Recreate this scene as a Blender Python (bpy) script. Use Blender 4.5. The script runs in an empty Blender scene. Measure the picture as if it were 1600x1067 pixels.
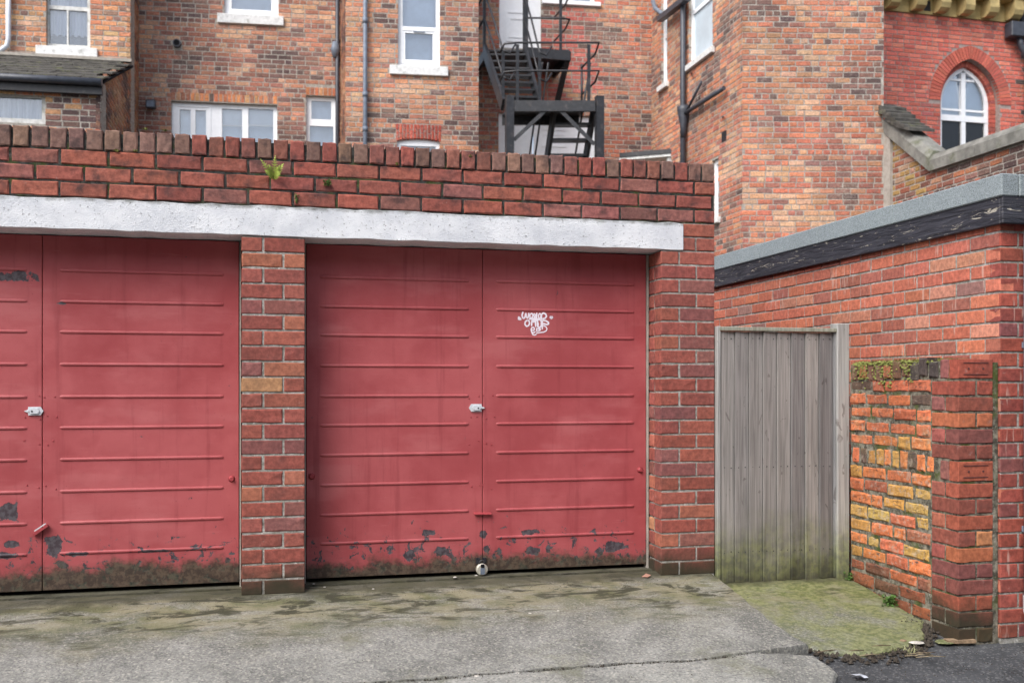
import bpy, math, random
import numpy as np
from mathutils import Vector, Matrix

# ------------------------------------------------------------------ camera, sky, sun, exposure
FPX, HOR = 1555.0, 603.0                    # focal length and eye-level row, in photograph pixels
YAW = math.atan(FPX / 6450.0)
Fw = Vector((math.sin(YAW), math.cos(YAW), 0)); Rt = Vector((math.cos(YAW), -math.sin(YAW), 0)); Up = Vector((0, 0, 1))
CAM = Vector((-2.542, -5.432, 1.103))
sc = bpy.context.scene
cd = bpy.data.cameras.new('camera'); cam = bpy.data.objects.new('camera', cd); sc.collection.objects.link(cam)
cam.location = CAM; cam.rotation_euler = (math.radians(90), 0, -YAW)
cd.sensor_width = 36; cd.lens = FPX / 1600 * 36; cd.shift_y = (HOR - 533.5) / 1600
cd.clip_end = 2000; cd.clip_start = .05
cd.dof.use_dof = True; cd.dof.focus_distance = 5.5; cd.dof.aperture_fstop = 3.0
sc.camera = cam
SUN_TO = Vector((-0.66, -0.56, 0.92)).normalized()
W = bpy.data.worlds.new('World'); sc.world = W; W.use_nodes = True
wn = W.node_tree.nodes; wl = W.node_tree.links; wn.clear()
sky = wn.new('ShaderNodeTexSky'); sky.sky_type = 'NISHITA'; sky.sun_disc = False
sky.sun_elevation = math.asin(SUN_TO.z); sky.sun_rotation = math.atan2(SUN_TO.x, SUN_TO.y)
sky.air_density = 1.0; sky.dust_density = 3.0; sky.ozone_density = 1.0
hs = wn.new('ShaderNodeHueSaturation'); hs.inputs['Saturation'].default_value = .68
bg = wn.new('ShaderNodeBackground'); bg.inputs[1].default_value = .13
wo = wn.new('ShaderNodeOutputWorld')
wl.new(sky.outputs[0], hs.inputs['Color']); wl.new(hs.outputs[0], bg.inputs[0]); wl.new(bg.outputs[0], wo.inputs[0])
sd = bpy.data.lights.new('sun', 'SUN'); sd.energy = 1.5; sd.angle = math.radians(40); sd.color = (1, .988, .97)
so = bpy.data.objects.new('sun', sd); sc.collection.objects.link(so)
so.rotation_euler = (-SUN_TO).to_track_quat('-Z', 'Y').to_euler(); so.location = (-6, -8, 14)
sc.view_settings.view_transform = 'Standard'; sc.view_settings.look = 'None'; sc.view_settings.gamma = 1
sc.view_settings.exposure = 1.05
sc.render.engine = 'CYCLES'
sc.cycles.max_bounces = 6; sc.cycles.transparent_max_bounces = 8

# ------------------------------------------------------------------ helpers
COL = sc.collection
rnd = random.Random(7)
def ray(u, v): return Fw + Rt * ((u - 800) / FPX) + Up * ((HOR - v) / FPX)
def P(u, v, d): return CAM + ray(u, v) * d
def onY(u, v, y): r = ray(u, v); return CAM + r * ((y - CAM.y) / r.y)
def onX(u, v, x): r = ray(u, v); return CAM + r * ((x - CAM.x) / r.x)
def onG(u, v, s, z0):
    r = ray(u, v); t = (s * CAM.y + z0 - CAM.z) / (r.z - s * r.y); return CAM + r * t
def proj(p):
    q = p - CAM; w = max(q.dot(Fw), .01); return 800 + FPX * q.dot(Rt) / w, HOR - FPX * q.z / w, w
def S(r, g, b, k=1.0):
    f = lambda c: (c / 255 / 12.92 if c <= 10 else ((c / 255 + .055) / 1.055) ** 2.4) * k
    return (f(r), f(g), f(b))

class Frame:                                 # a vertical plane: local x along it, local y into the wall
    def __init__(self, o, rot):
        self.o = Vector((o[0], o[1], 0)); self.rot = rot
        self.d = Vector((math.cos(rot), math.sin(rot), 0)); self.i = Vector((-math.sin(rot), math.cos(rot), 0))
    def pt(self, s, y, z): return self.o + self.d * s + self.i * y + Up * z
    def loc(self, u, v, y=0):
        r = ray(u, v); o = self.o + self.i * y
        t = (o - CAM).dot(self.i) / r.dot(self.i); p = CAM + r * t
        return (p - self.o).dot(self.d), p.z
    def rect(self, u0, u1, v0, v1, y=0):     # v0 top, v1 bottom, both read at the middle
        um = (u0 + u1) / 2
        return (self.loc(u0, (v0 + v1) / 2, y)[0], self.loc(u1, (v0 + v1) / 2, y)[0], self.loc(um, v1, y)[1], self.loc(um, v0, y)[1])
def camframe(u, depth, theta):               # theta: degrees it recedes to the right against the picture plane
    d = Rt * math.cos(math.radians(theta)) + Fw * math.sin(math.radians(theta))
    return Frame(P(u, HOR, depth), math.atan2(d.y, d.x))

def thing(name, label, cat, loc=(0, 0, 0), group=None):
    o = bpy.data.objects.new(name, None); COL.objects.link(o); o.location = loc
    o['label'] = label; o['category'] = cat
    if group: o['group'] = group
    o.empty_display_size = .1
    return o
def wloc(o): return o.location.copy() if o.parent is None else wloc(o.parent) + o.location

class MB:
    def __init__(self): self.v = []; self.f = []; self.sm = []
    def add(self, vs, fs, smooth=False):
        n = len(self.v); self.v += [tuple(v) for v in vs]; self.f += [tuple(i + n for i in f) for f in fs]; self.sm += [smooth] * len(fs)
    def hexa(self, c):                       # 8 corners: bottom 4 then top 4, counter-clockwise
        self.add(c, [(3, 2, 1, 0), (4, 5, 6, 7), (0, 1, 5, 4), (1, 2, 6, 5), (2, 3, 7, 6), (3, 0, 4, 7)])
    def box(self, fr, s0, s1, y0, y1, z0, z1):
        self.hexa([fr.pt(s0, y0, z0), fr.pt(s1, y0, z0), fr.pt(s1, y1, z0), fr.pt(s0, y1, z0),
                   fr.pt(s0, y0, z1), fr.pt(s1, y0, z1), fr.pt(s1, y1, z1), fr.pt(s0, y1, z1)])
    def bbox(self, fr, s0, s1, y0, y1, z0, z1, b=.004):   # box with chamfered edges
        vs = []; X = (s0, s1); Y = (y0, y1); Z = (z0, z1); idx = {}
        for i in (0, 1):
            for j in (0, 1):
                for k in (0, 1):
                    for ax in range(3):
                        q = [X[i], Y[j], Z[k]]; sg = [1 if t == 0 else -1 for t in (i, j, k)]
                        for m in range(3):
                            if m != ax: q[m] += b * sg[m]
                        idx[(i, j, k, ax)] = len(vs); vs.append(fr.pt(*q))
        fs = []
        I = lambda i, j, k, a: idx[(i, j, k, a)]
        for e in (0, 1):
            fs.append([I(e, 0, 0, 0), I(e, 1, 0, 0), I(e, 1, 1, 0), I(e, 0, 1, 0)])
            fs.append([I(0, e, 0, 1), I(1, e, 0, 1), I(1, e, 1, 1), I(0, e, 1, 1)])
            fs.append([I(0, 0, e, 2), I(1, 0, e, 2), I(1, 1, e, 2), I(0, 1, e, 2)])
        for p in (0, 1):
            for q in (0, 1):
                fs.append([I(p, q, 0, 0), I(p, q, 1, 0), I(p, q, 1, 1), I(p, q, 0, 1)])
                fs.append([I(p, 0, q, 0), I(p, 1, q, 0), I(p, 1, q, 2), I(p, 0, q, 2)])
                fs.append([I(0, p, q, 1), I(1, p, q, 1), I(1, p, q, 2), I(0, p, q, 2)])
                for r in (0, 1): fs.append([I(p, q, r, 0), I(p, q, r, 1), I(p, q, r, 2)])
        self.add(vs, fs)
    def bar(self, p, q, w, h, up=Up):
        p = Vector(p); q = Vector(q); d = (q - p).normalized(); a = d.cross(up)
        a = (Vector((1, 0, 0)) if a.length < 1e-4 else a.normalized()) * (w / 2); b = a.cross(d).normalized() * (h / 2)
        self.hexa([p - a - b, p + a - b, q + a - b, q - a - b, p - a + b, p + a + b, q + a + b, q - a + b])
    def tube(self, pts, r, n=8, cap=True):
        pts = [Vector(p) for p in pts]; rr = r if isinstance(r, (list, tuple)) else [r] * len(pts)
        t0 = (pts[1] - pts[0]).normalized(); a = t0.cross(Vector((.31, .74, .6))).normalized(); vs = []
        for i, p in enumerate(pts):
            t = (pts[min(i + 1, len(pts) - 1)] - pts[max(i - 1, 0)]).normalized()
            a = (a - t * a.dot(t)).normalized(); b = t.cross(a)
            for k in range(n):
                c = 2 * math.pi * k / n; vs.append(p + (a * math.cos(c) + b * math.sin(c)) * rr[i])
        fs = [(i * n + k, i * n + (k + 1) % n, (i + 1) * n + (k + 1) % n, (i + 1) * n + k) for i in range(len(pts) - 1) for k in range(n)]
        m = len(self.v); self.add(vs, fs, True)
        if cap: self.f += [tuple(m + k for k in range(n))[::-1], tuple(m + (len(pts) - 1) * n + k for k in range(n))]; self.sm += [False, False]
    def prism(self, poly, vec):              # planar polygon extruded by vec
        n = len(poly); vec = Vector(vec); vs = [Vector(p) for p in poly] + [Vector(p) + vec for p in poly]
        self.add(vs, [tuple(range(n)), tuple(range(2 * n - 1, n - 1, -1))] + [(i, i + n, (i + 1) % n + n, (i + 1) % n) for i in range(n)])
    def build(self, name, mat, parent=None, kind=None, fix=True):
        me = bpy.data.meshes.new(name); o = bpy.data.objects.new(name, me); COL.objects.link(o)
        off = wloc(parent) if parent is not None else Vector((0, 0, 0))
        if parent is None and self.v:        # origin at the base
            a = np.array(self.v); off = Vector(((a[:, 0].min() + a[:, 0].max()) / 2, (a[:, 1].min() + a[:, 1].max()) / 2, a[:, 2].min())); o.location = off
        me.from_pydata([(v[0] - off.x, v[1] - off.y, v[2] - off.z) for v in self.v], [], self.f)
        if fix:
            import bmesh
            bm = bmesh.new(); bm.from_mesh(me); bmesh.ops.recalc_face_normals(bm, faces=bm.faces); bm.to_mesh(me); bm.free()
        me.polygons.foreach_set('use_smooth', self.sm)
        me.materials.append(mat); o.parent = parent
        if kind: o['kind'] = kind
        return o
def tag(o, label, cat, group=None):
    o['label'] = label; o['category'] = cat
    if group: o['group'] = group
    return o
def cells(s0, s1, z0, z1, holes):            # a rectangle less rectangular holes, as rectangles
    zs = sorted({z0, z1} | {min(max(h[k], z0), z1) for h in holes for k in (2, 3)}); out = []
    for a, b in zip(zs, zs[1:]):
        if b - a < 1e-5: continue
        m = (a + b) / 2; x = s0
        for h in sorted(h for h in holes if h[2] < m < h[3]):
            if h[0] > x: out.append((x, min(h[0], s1), a, b))
            x = max(x, h[1])
        if x < s1: out.append((x, s1, a, b))
    return out

# ------------------------------------------------------------------ materials
class NT:
    def __init__(self, name):
        self.m = bpy.data.materials.new(name); self.m.use_nodes = True; self.t = self.m.node_tree; self.t.nodes.clear()
        self.out = self.n('ShaderNodeOutputMaterial'); self.b = self.n('ShaderNodeBsdfPrincipled'); self.l(self.b.outputs[0], self.out.inputs[0])
        self.pos = self.n('ShaderNodeNewGeometry').outputs['Position']
    def n(self, t): return self.t.nodes.new(t)
    def l(self, a, b): self.t.links.new(a, b)
    def put(self, sock, v):
        if isinstance(v, bpy.types.NodeSocket): self.l(v, sock)
        elif isinstance(v, (tuple, list)) and len(v) == 3 and sock.type == 'RGBA': sock.default_value = (*v, 1)
        else: sock.default_value = v
    def noise(self, sc, det=4, rough=.55, vec=None, dist=0, col=False):
        n = self.n('ShaderNodeTexNoise'); n.inputs['Scale'].default_value = sc; n.inputs['Detail'].default_value = det
        n.inputs['Roughness'].default_value = rough; n.inputs['Distortion'].default_value = dist
        self.l(vec if vec is not None else self.pos, n.inputs['Vector']); return n.outputs['Color' if col else 'Fac']
    def voro(self, sc, out='Distance', vec=None, feat='F1'):
        n = self.n('ShaderNodeTexVoronoi'); n.feature = feat; n.inputs['Scale'].default_value = sc
        self.l(vec if vec is not None else self.pos, n.inputs['Vector']); return n.outputs[out]
    def ramp(self, x, a, b, lo=0, hi=1, smooth=True):
        n = self.n('ShaderNodeMapRange'); n.clamp = True
        if smooth: n.interpolation_type = 'SMOOTHSTEP'
        self.put(n.inputs[0], x)
        for i, v in zip((1, 2, 3, 4), (a, b, lo, hi)): self.put(n.inputs[i], v)
        return n.outputs[0]
    def math(self, op, a, b=0.0, c=0.0):
        n = self.n('ShaderNodeMath'); n.operation = op
        for i, v in enumerate((a, b, c)): self.put(n.inputs[i], v)
        return n.outputs[0]
    def mix(self, f, a, b, mode='MIX'):
        n = self.n('ShaderNodeMix'); n.data_type = 'RGBA'; n.blend_type = mode
        self.put(n.inputs[0], f); self.put(n.inputs[6], a); self.put(n.inputs[7], b); return n.outputs[2]
    def scale(self, v):
        n = self.n('ShaderNodeVectorMath'); n.operation = 'MULTIPLY'; self.l(self.pos, n.inputs[0]); n.inputs[1].default_value = v; return n.outputs[0]
    def xyz(self):
        n = self.n('ShaderNodeSeparateXYZ'); self.l(self.pos, n.inputs[0]); return n.outputs
    def bump(self, h, st=.3, d=.01):
        n = self.n('ShaderNodeBump'); n.inputs['Strength'].default_value = st; n.inputs['Distance'].default_value = d
        self.l(h, n.inputs['Height']); self.l(n.outputs[0], self.b.inputs['Normal'])
    def done(self, col, rough=.8, spec=.3, metal=0):
        self.put(self.b.inputs['Base Color'], col); self.put(self.b.inputs['Roughness'], rough)
        self.b.inputs['Specular IOR Level'].default_value = spec; self.b.inputs['Metallic'].default_value = metal; return self.m
    def ground_h(self, s=.14):               # height above the sloping alley
        x = self.xyz(); y = self.math('MINIMUM', x[1], 0.0); return self.math('SUBTRACT', x[2], self.math('MULTIPLY', y, s))

def brick_mat(name, attr=False, old=0.0, soot=0.0, algae=0.0, streak=0.0, lichen=0.0):
    t = NT(name)
    if attr:
        a = t.n('ShaderNodeAttribute'); a.attribute_name = 'Col'; c = a.outputs['Color']
    else: c = t.n('ShaderNodeObjectInfo').outputs['Color']
    n1 = t.noise(38, 5, .65); n2 = t.noise(11, 4, .6)
    c = t.mix(1.0, c, t.mix(t.ramp(n1, .3, .72), (.68, .66, .66), (1.18, 1.16, 1.12)), 'MULTIPLY')
    if old:
        v = t.noise(1.0, 3, .6, t.scale((22, 22, 60)), 1.2)
        c = t.mix(t.math('MULTIPLY', t.ramp(v, .56, .70), old), c, (.055, .045, .045))
        c = t.mix(t.math('MULTIPLY', t.ramp(t.noise(17, 4, .7), .58, .72), old * .55), c, (.50, .42, .30))
    if old > .5:                             # lime mortar smeared over the faces, soot in patches
        c = t.mix(t.math('MULTIPLY', t.ramp(t.math('ADD', t.noise(30, 4, .7), t.math('MULTIPLY', t.noise(1.1, 3, .6), .5)), .80, .95), .55), c, (.42, .36, .30))
        c = t.mix(1.0, c, t.mix(t.ramp(t.noise(.7, 5, .68), .34, .66), (.72, .71, .73), (1.16, 1.13, 1.10)), 'MULTIPLY')
        c = t.mix(t.math('MULTIPLY', t.ramp(t.noise(1.0, 5, .7, t.scale((2.2, 2.2, .8))), .55, .70), .36), c, (.085, .075, .07))   # soot and damp runs
    if streak:                               # pale vertical kiln scrapes
        v = t.noise(1.0, 2, .5, t.scale((34, 34, 4))); c = t.mix(t.math('MULTIPLY', t.ramp(v, .63, .72), streak), c, (.56, .40, .34))
    if soot:
        c = t.mix(t.math('MULTIPLY', t.ramp(t.noise(21, 5, .75), .60, .74), .35), c, (.40, .34, .31))
        c = t.mix(t.math('MULTIPLY', t.ramp(n2, .46, .74), soot), c, (.04, .032, .034))
    if lichen: c = t.mix(t.math('MULTIPLY', t.ramp(t.noise(2.3, 4, .65), .52, .68), lichen), c, (.36, .32, .16))
    if algae:
        h = t.math('ADD', t.ground_h(), t.math('MULTIPLY', t.noise(9, 4, .6), -.22))
        c = t.mix(t.math('MULTIPLY', t.ramp(h, .10, -.10), algae), c, (.032, .034, .02))
    t.bump(t.math('ADD', t.noise(190, 3, .6), t.math('MULTIPLY', n1, 1.2)), .45 + .25 * bool(old), .004 if not old else .007)
    return t.done(c, .88, .25)
def mortar_mat(name, col, dark, moss=0.0, spk=0.0):
    t = NT(name); c = t.mix(t.ramp(t.noise(26, 5, .65), .35, .68), dark, col)
    if spk: c = t.mix(t.math('MULTIPLY', t.ramp(t.noise(75, 2, .6), .60, .70), spk), c, (.72, .70, .66))
    if moss: c = t.mix(t.math('MULTIPLY', t.ramp(t.noise(7, 4, .65), .5, .66), moss), c, (.075, .10, .02))
    t.bump(t.noise(110, 4, .7), .8, .012); return t.done(c, .95, .15)
M = {}
M['brick_garage'] = brick_mat('brick_garage', soot=.3, algae=.93)
M['brick_parapet'] = brick_mat('brick_parapet', soot=.75)
M['brick_out'] = brick_mat('brick_outbuilding', streak=.55, soot=.12, algae=.3)
M['brick_old'] = brick_mat('brick_old', old=.72)
M['brick_old_j'] = brick_mat('brick_old_joined', True, old=.72)
M['brick_rub'] = brick_mat('brick_rubbed', old=.9, lichen=.3, algae=.6)
M['brick_red'] = brick_mat('brick_red', old=.18)
M['brick_red_j'] = brick_mat('brick_red_joined', True, old=.18)
M['brick_plain_j'] = brick_mat('brick_plain_joined', True, soot=.2)
M['mortar_black'] = mortar_mat('mortar_black', (.085, .082, .076), (.028, .029, .027), .6)
M['mortar_grey'] = mortar_mat('mortar_grey', (.46, .45, .42), (.24, .23, .20), .15, .6)
M['mortar_old'] = mortar_mat('mortar_old', (.46, .42, .37), (.27, .245, .215))
M['mortar_red'] = mortar_mat('mortar_red', (.46, .38, .34), (.30, .24, .22))
M['mortar_moss'] = mortar_mat('mortar_moss', (.30, .28, .22), (.07, .065, .05), .8, .3)

def simple(name, col, rough=.6, spec=.4, metal=0, var=.25, sc=14, bump=0, dirt=None):
    t = NT(name); c = t.mix(1.0, col, t.mix(t.ramp(t.noise(sc, 5, .6), .3, .7), (1 - var,) * 3, (1 + var * .6,) * 3), 'MULTIPLY')
    if dirt: c = t.mix(t.math('MULTIPLY', t.ramp(t.noise(sc * .6, 5, .7), .52, .72), dirt[1]), c, dirt[0])
    if bump: t.bump(t.noise(120, 4, .6), bump, .006)
    return t.done(c, rough, spec, metal)
M['upvc'] = simple('white_upvc', (.86, .87, .89), .35, .5, var=.04)
M['oldwhite'] = simple('old_white_paint', (.62, .62, .60), .6, .3, var=.2, dirt=((.22, .23, .15), .6))
M['sill'] = simple('painted_sill', (.68, .68, .67), .7, .3, var=.12, sc=20, dirt=((.12, .12, .09), .5))
M['metal_black'] = simple('black_paint_steel', (.017, .018, .022), .5, .5, var=.4, sc=20, dirt=((.16, .13, .12), .35))
M['pipe_grey'] = simple('grey_pipe', (.16, .19, .24), .5, .4)
M['pipe_dark'] = simple('dark_pipe', (.05, .055, .07), .45, .5)
M['pipe_white'] = simple('white_pipe', (.60, .63, .68), .4, .5, var=.1)
M['dark'] = simple('dark_inside', (.012, .012, .014), .9, .1)
M['room'] = simple('room_inside', (.14, .17, .21), .9, .1)
M['blind'] = simple('pale_blind', (.74, .84, .97), .8, .2, var=.2, sc=1.6)  # pale blue of reflected sky, put into a sheet behind the panes
M['blind_white'] = simple('white_blind', (.74, .77, .82), .8, .2, var=.05, sc=3)
M['stone'] = simple('coping_stone', (.21, .205, .185), .9, .2, var=.35, sc=6, bump=.4, dirt=((.09, .10, .05), .7))
M['sandstone'] = simple('sandstone', (.48, .37, .17), .9, .2, var=.3, sc=5, bump=.4)
M['render'] = simple('cement_render', (.36, .33, .29), .9, .2, var=.2, bump=.4)
M['silver'] = simple('zinc_latch', (.66, .69, .73), .35, .5, .15, var=.15, sc=60)
M['slate'] = simple('slate', (.075, .07, .062), .75, .3, var=.5, sc=9, bump=.4, dirt=((.16, .17, .08), .7))
def net_mat():
    t = NT('net_curtain'); v = t.noise(1.0, 3, .6, t.scale((16, 16, .7)))
    return t.done(t.mix(t.ramp(v, .35, .65), (.40, .45, .56), (.72, .76, .84)), .9, .1)
M['net'] = net_mat()
def glass_mat():
    t = NT('window_glass'); tr = t.n('ShaderNodeBsdfTransparent'); tr.inputs[0].default_value = (.96, .98, 1, 1)
    gl = t.n('ShaderNodeBsdfGlossy'); gl.inputs['Roughness'].default_value = .03
    fr = t.n('ShaderNodeFresnel'); fr.inputs[0].default_value = 1.5; mx = t.n('ShaderNodeMixShader')
    t.l(t.math('ADD', t.math('MULTIPLY', fr.outputs[0], 1.7), .06), mx.inputs[0]); t.l(tr.outputs[0], mx.inputs[1]); t.l(gl.outputs[0], mx.inputs[2])
    t.t.nodes.remove(t.b); t.l(mx.outputs[0], t.out.inputs[0]); return t.m
M['glass'] = glass_mat()
M['blackglass'] = simple('dark_glass', (.012, .013, .016), .06, .5)  # near black: reflection of dark roofs put into the lower arched panes
M['frosted'] = simple('frosted_glass', (.52, .60, .66), .3, .5, var=.1, sc=4)

def lintel_mat():
    t = NT('whitewashed_concrete'); n = t.noise(60, 5, .7); x = t.xyz()
    c = t.mix(t.ramp(t.noise(5, 5, .65), .3, .7), (.57, .59, .63), (.76, .775, .80))
    c = t.mix(t.ramp(n, .60, .67, 0, .8), c, (.15, .15, .15))
    c = t.mix(t.ramp(t.noise(1.0, 5, .7, t.scale((9, 9, 30))), .60, .72, 0, .5), c, (.27, .275, .27))
    top = t.math('ADD', x[2], t.math('MULTIPLY', t.noise(14, 4, .7), .05))
    c = t.mix(t.ramp(top, 2.058, 2.086, 0, .8), c, (.10, .10, .085))
    c = t.mix(t.ramp(t.noise(2.0, 5, .7), .60, .74, 0, .45), c, (.30, .31, .24))
    t.bump(t.math('ADD', n, t.noise(170, 3)), .6, .006); return t.done(c, .85, .25)
M['lintel'] = lintel_mat()
def door_mat():
    t = NT('flaking_red_paint'); x = t.xyz()
    n = t.noise(2.6, 5, .62); br = t.noise(1.0, 5, .65, t.scale((16, 16, .9))); hz = t.noise(1.0, 4, .6, t.scale((1.6, 1.6, 5)))
    c = t.mix(t.ramp(n, .34, .66), (.325, .060, .066), (.40, .088, .094))
    c = t.mix(t.ramp(hz, .52, .68, 0, .5), c, (.44, .125, .13))          # chalky faded areas
    c = t.mix(t.ramp(br, .54, .70, 0, .45), c, (.22, .034, .040))         # rain streaks
    c = t.mix(t.ramp(t.noise(1.0, 4, .7, t.scale((5, 5, 50))), .58, .72, 0, .30), c, (.47, .14, .145))   # brush marks
    c = t.mix(t.ramp(t.noise(80, 3, .6), .64, .72, 0, .5), c, (.16, .035, .038))
    z = x[2]
    # flaked patches: most towards the bottom rail
    low = t.ramp(z, .48, .14)
    fl = t.math('ADD', t.noise(19, 6, .70, dist=.6), t.math('MULTIPLY', low, .135))
    mask = t.ramp(fl, .70, .71)
    def blob(cx, cz, rx, rz):
        dx = t.math('DIVIDE', t.math('SUBTRACT', x[0], cx), rx); dz = t.math('DIVIDE', t.math('SUBTRACT', z, cz), rz)
        d = t.math('SQRT', t.math('ADD', t.math('MULTIPLY', dx, dx), t.math('MULTIPLY', dz, dz)))
        return t.ramp(t.math('ADD', d, t.math('MULTIPLY', t.math('SUBTRACT', t.noise(22, 5, .65), .5), 2.6)), 1.0, .92)
    for u, v, rx, rz in ((22, 433, .11, .028), (97, 474, .022, .009), (12, 800, .05, .05), (84, 853, .045, .055), (6, 868, .07, .02), (20, 850, .04, .02),
                         (668, 832, .035, .02), (828, 832, .05, .018), (832, 860, .05, .025), (755, 836, .025, .02), (760, 858, .02, .025),
                         (690, 862, .05, .03), (642, 868, .035, .03), (960, 854, .07, .03), (235, 861, .09, .008), (120, 865, .06, .012)):
        p = onY(u, v, .2); mask = t.math('MAXIMUM', mask, blob(p.x, p.z, rx, rz))
    c = t.mix(t.math('MULTIPLY', mask, .93), c, t.mix(t.ramp(t.noise(40, 3), .4, .6), (.028, .034, .042), (.075, .085, .095)))
    zl_ = t.math('SUBTRACT', z, t.ramp(x[0], -2.45, -2.65, 0, .045))
    al = t.ramp(t.math('ADD', zl_, t.math('MULTIPLY', t.math('SUBTRACT', t.noise(7, 6, .72), .5), .24)), .145, .07)
    c = t.mix(t.math('MULTIPLY', al, .93), c, t.mix(t.ramp(t.noise(38, 5, .7), .42, .60), (.030, .034, .024), (.085, .075, .05)))
    t.bump(t.math('ADD', t.math('SUBTRACT', t.math('MULTIPLY', t.noise(2.6, 3), 2.2), t.math('MULTIPLY', mask, .35)), t.math('MULTIPLY', t.noise(90, 3), .07)), .5, .012)
    return t.done(c, t.ramp(n, .3, .7, .42, .55), .4)
M['door'] = door_mat()
def wood_mat(name, a, b, green):
    t = NT(name); oi = t.n('ShaderNodeObjectInfo').outputs['Random']
    def shifted(sc_):
        n = t.n('ShaderNodeVectorMath'); n.operation = 'ADD'; t.l(t.scale(sc_), n.inputs[0]); k = t.n('ShaderNodeCombineXYZ'); t.l(t.math('MULTIPLY', oi, 93.0), k.inputs[2]); t.l(t.math('MULTIPLY', oi, 41.0), k.inputs[0]); t.l(k.outputs[0], n.inputs[1]); return n.outputs[0]
    g = t.noise(1.0, 5, .6, shifted((70, 70, 1.8)), .9)
    c = t.mix(t.ramp(g, .3, .7), a, b); c = t.mix(t.ramp(t.noise(1.0, 3, .5, shifted((14, 14, 7)), 1.8), .66, .72, 0, .6), c, (.09, .075, .07))
    c = t.mix(1.0, c, t.mix(t.noise(2.2, 3), (.8, .8, .82), (1.18, 1.15, 1.12)), 'MULTIPLY')
    h = t.math('ADD', t.ground_h(), t.math('MULTIPLY', t.math('SUBTRACT', t.noise(4.5, 4, .6), .5), .45))
    gg = t.mix(t.ramp(t.noise(24, 3), .35, .65), (.075, .085, .03), (.17, .19, .05))
    c = t.mix(t.math('MULTIPLY', t.ramp(h, .38, .02), green), c, gg)
    c = t.mix(t.ramp(h, .10, -.12, 0, .75), c, (.035, .033, .024))
    c = t.mix(1.0, c, t.mix(oi, (.74, .74, .77), (1.2, 1.19, 1.17)), 'MULTIPLY')
    t.bump(g, .5, .004); return t.done(c, .88, .2)
M['board'] = wood_mat('weathered_board', (.185, .178, .170), (.335, .322, .31), .72)
M['post'] = wood_mat('weathered_post', (.22, .22, .215), (.36, .36, .35), .8)
def mosspost():
    t = NT('mossy_timber'); g = t.noise(1.0, 5, .6, t.scale((60, 60, 2.2)), .8)
    c = t.mix(t.ramp(g, .3, .7), (.22, .22, .18), (.36, .36, .31)); h = t.math('ADD', t.xyz()[2], t.math('MULTIPLY', t.noise(3, 4), -.9))
    c = t.mix(t.ramp(h, .75, .1, .1, .85), c, (.11, .13, .03)); t.bump(g, .5, .004); return t.done(c, .9, .2)
M['rail'] = mosspost()
def fascia_mat():
    t = NT('cracked_black_paint'); g = t.noise(1.0, 6, .65, t.scale((3, 3, 30)), 1.0); k = t.noise(1.0, 5, .7, t.scale((7, 7, 34)), 1.3)
    c = t.mix(t.ramp(g, .3, .7), (.016, .016, .022), (.05, .05, .062)); c = t.mix(t.ramp(k, .60, .64), c, (.36, .33, .27))
    t.bump(g, .9, .02); return t.done(c, .55, .4)
M['fascia'] = fascia_mat()
def felt_mat():
    t = NT('mineral_felt'); v = t.voro(330, 'Color'); r = t.n('ShaderNodeSeparateColor'); t.l(v, r.inputs[0])
    c = t.mix(r.outputs[0], (.13, .155, .165), (.34, .385, .40)); c = t.mix(1.0, c, t.mix(t.noise(3, 4), (.85, .85, .85), (1.15, 1.15, 1.15)), 'MULTIPLY')
    t.bump(r.outputs[0], .5, .004); return t.done(c, .9, .2)
M['felt'] = felt_mat()

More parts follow.
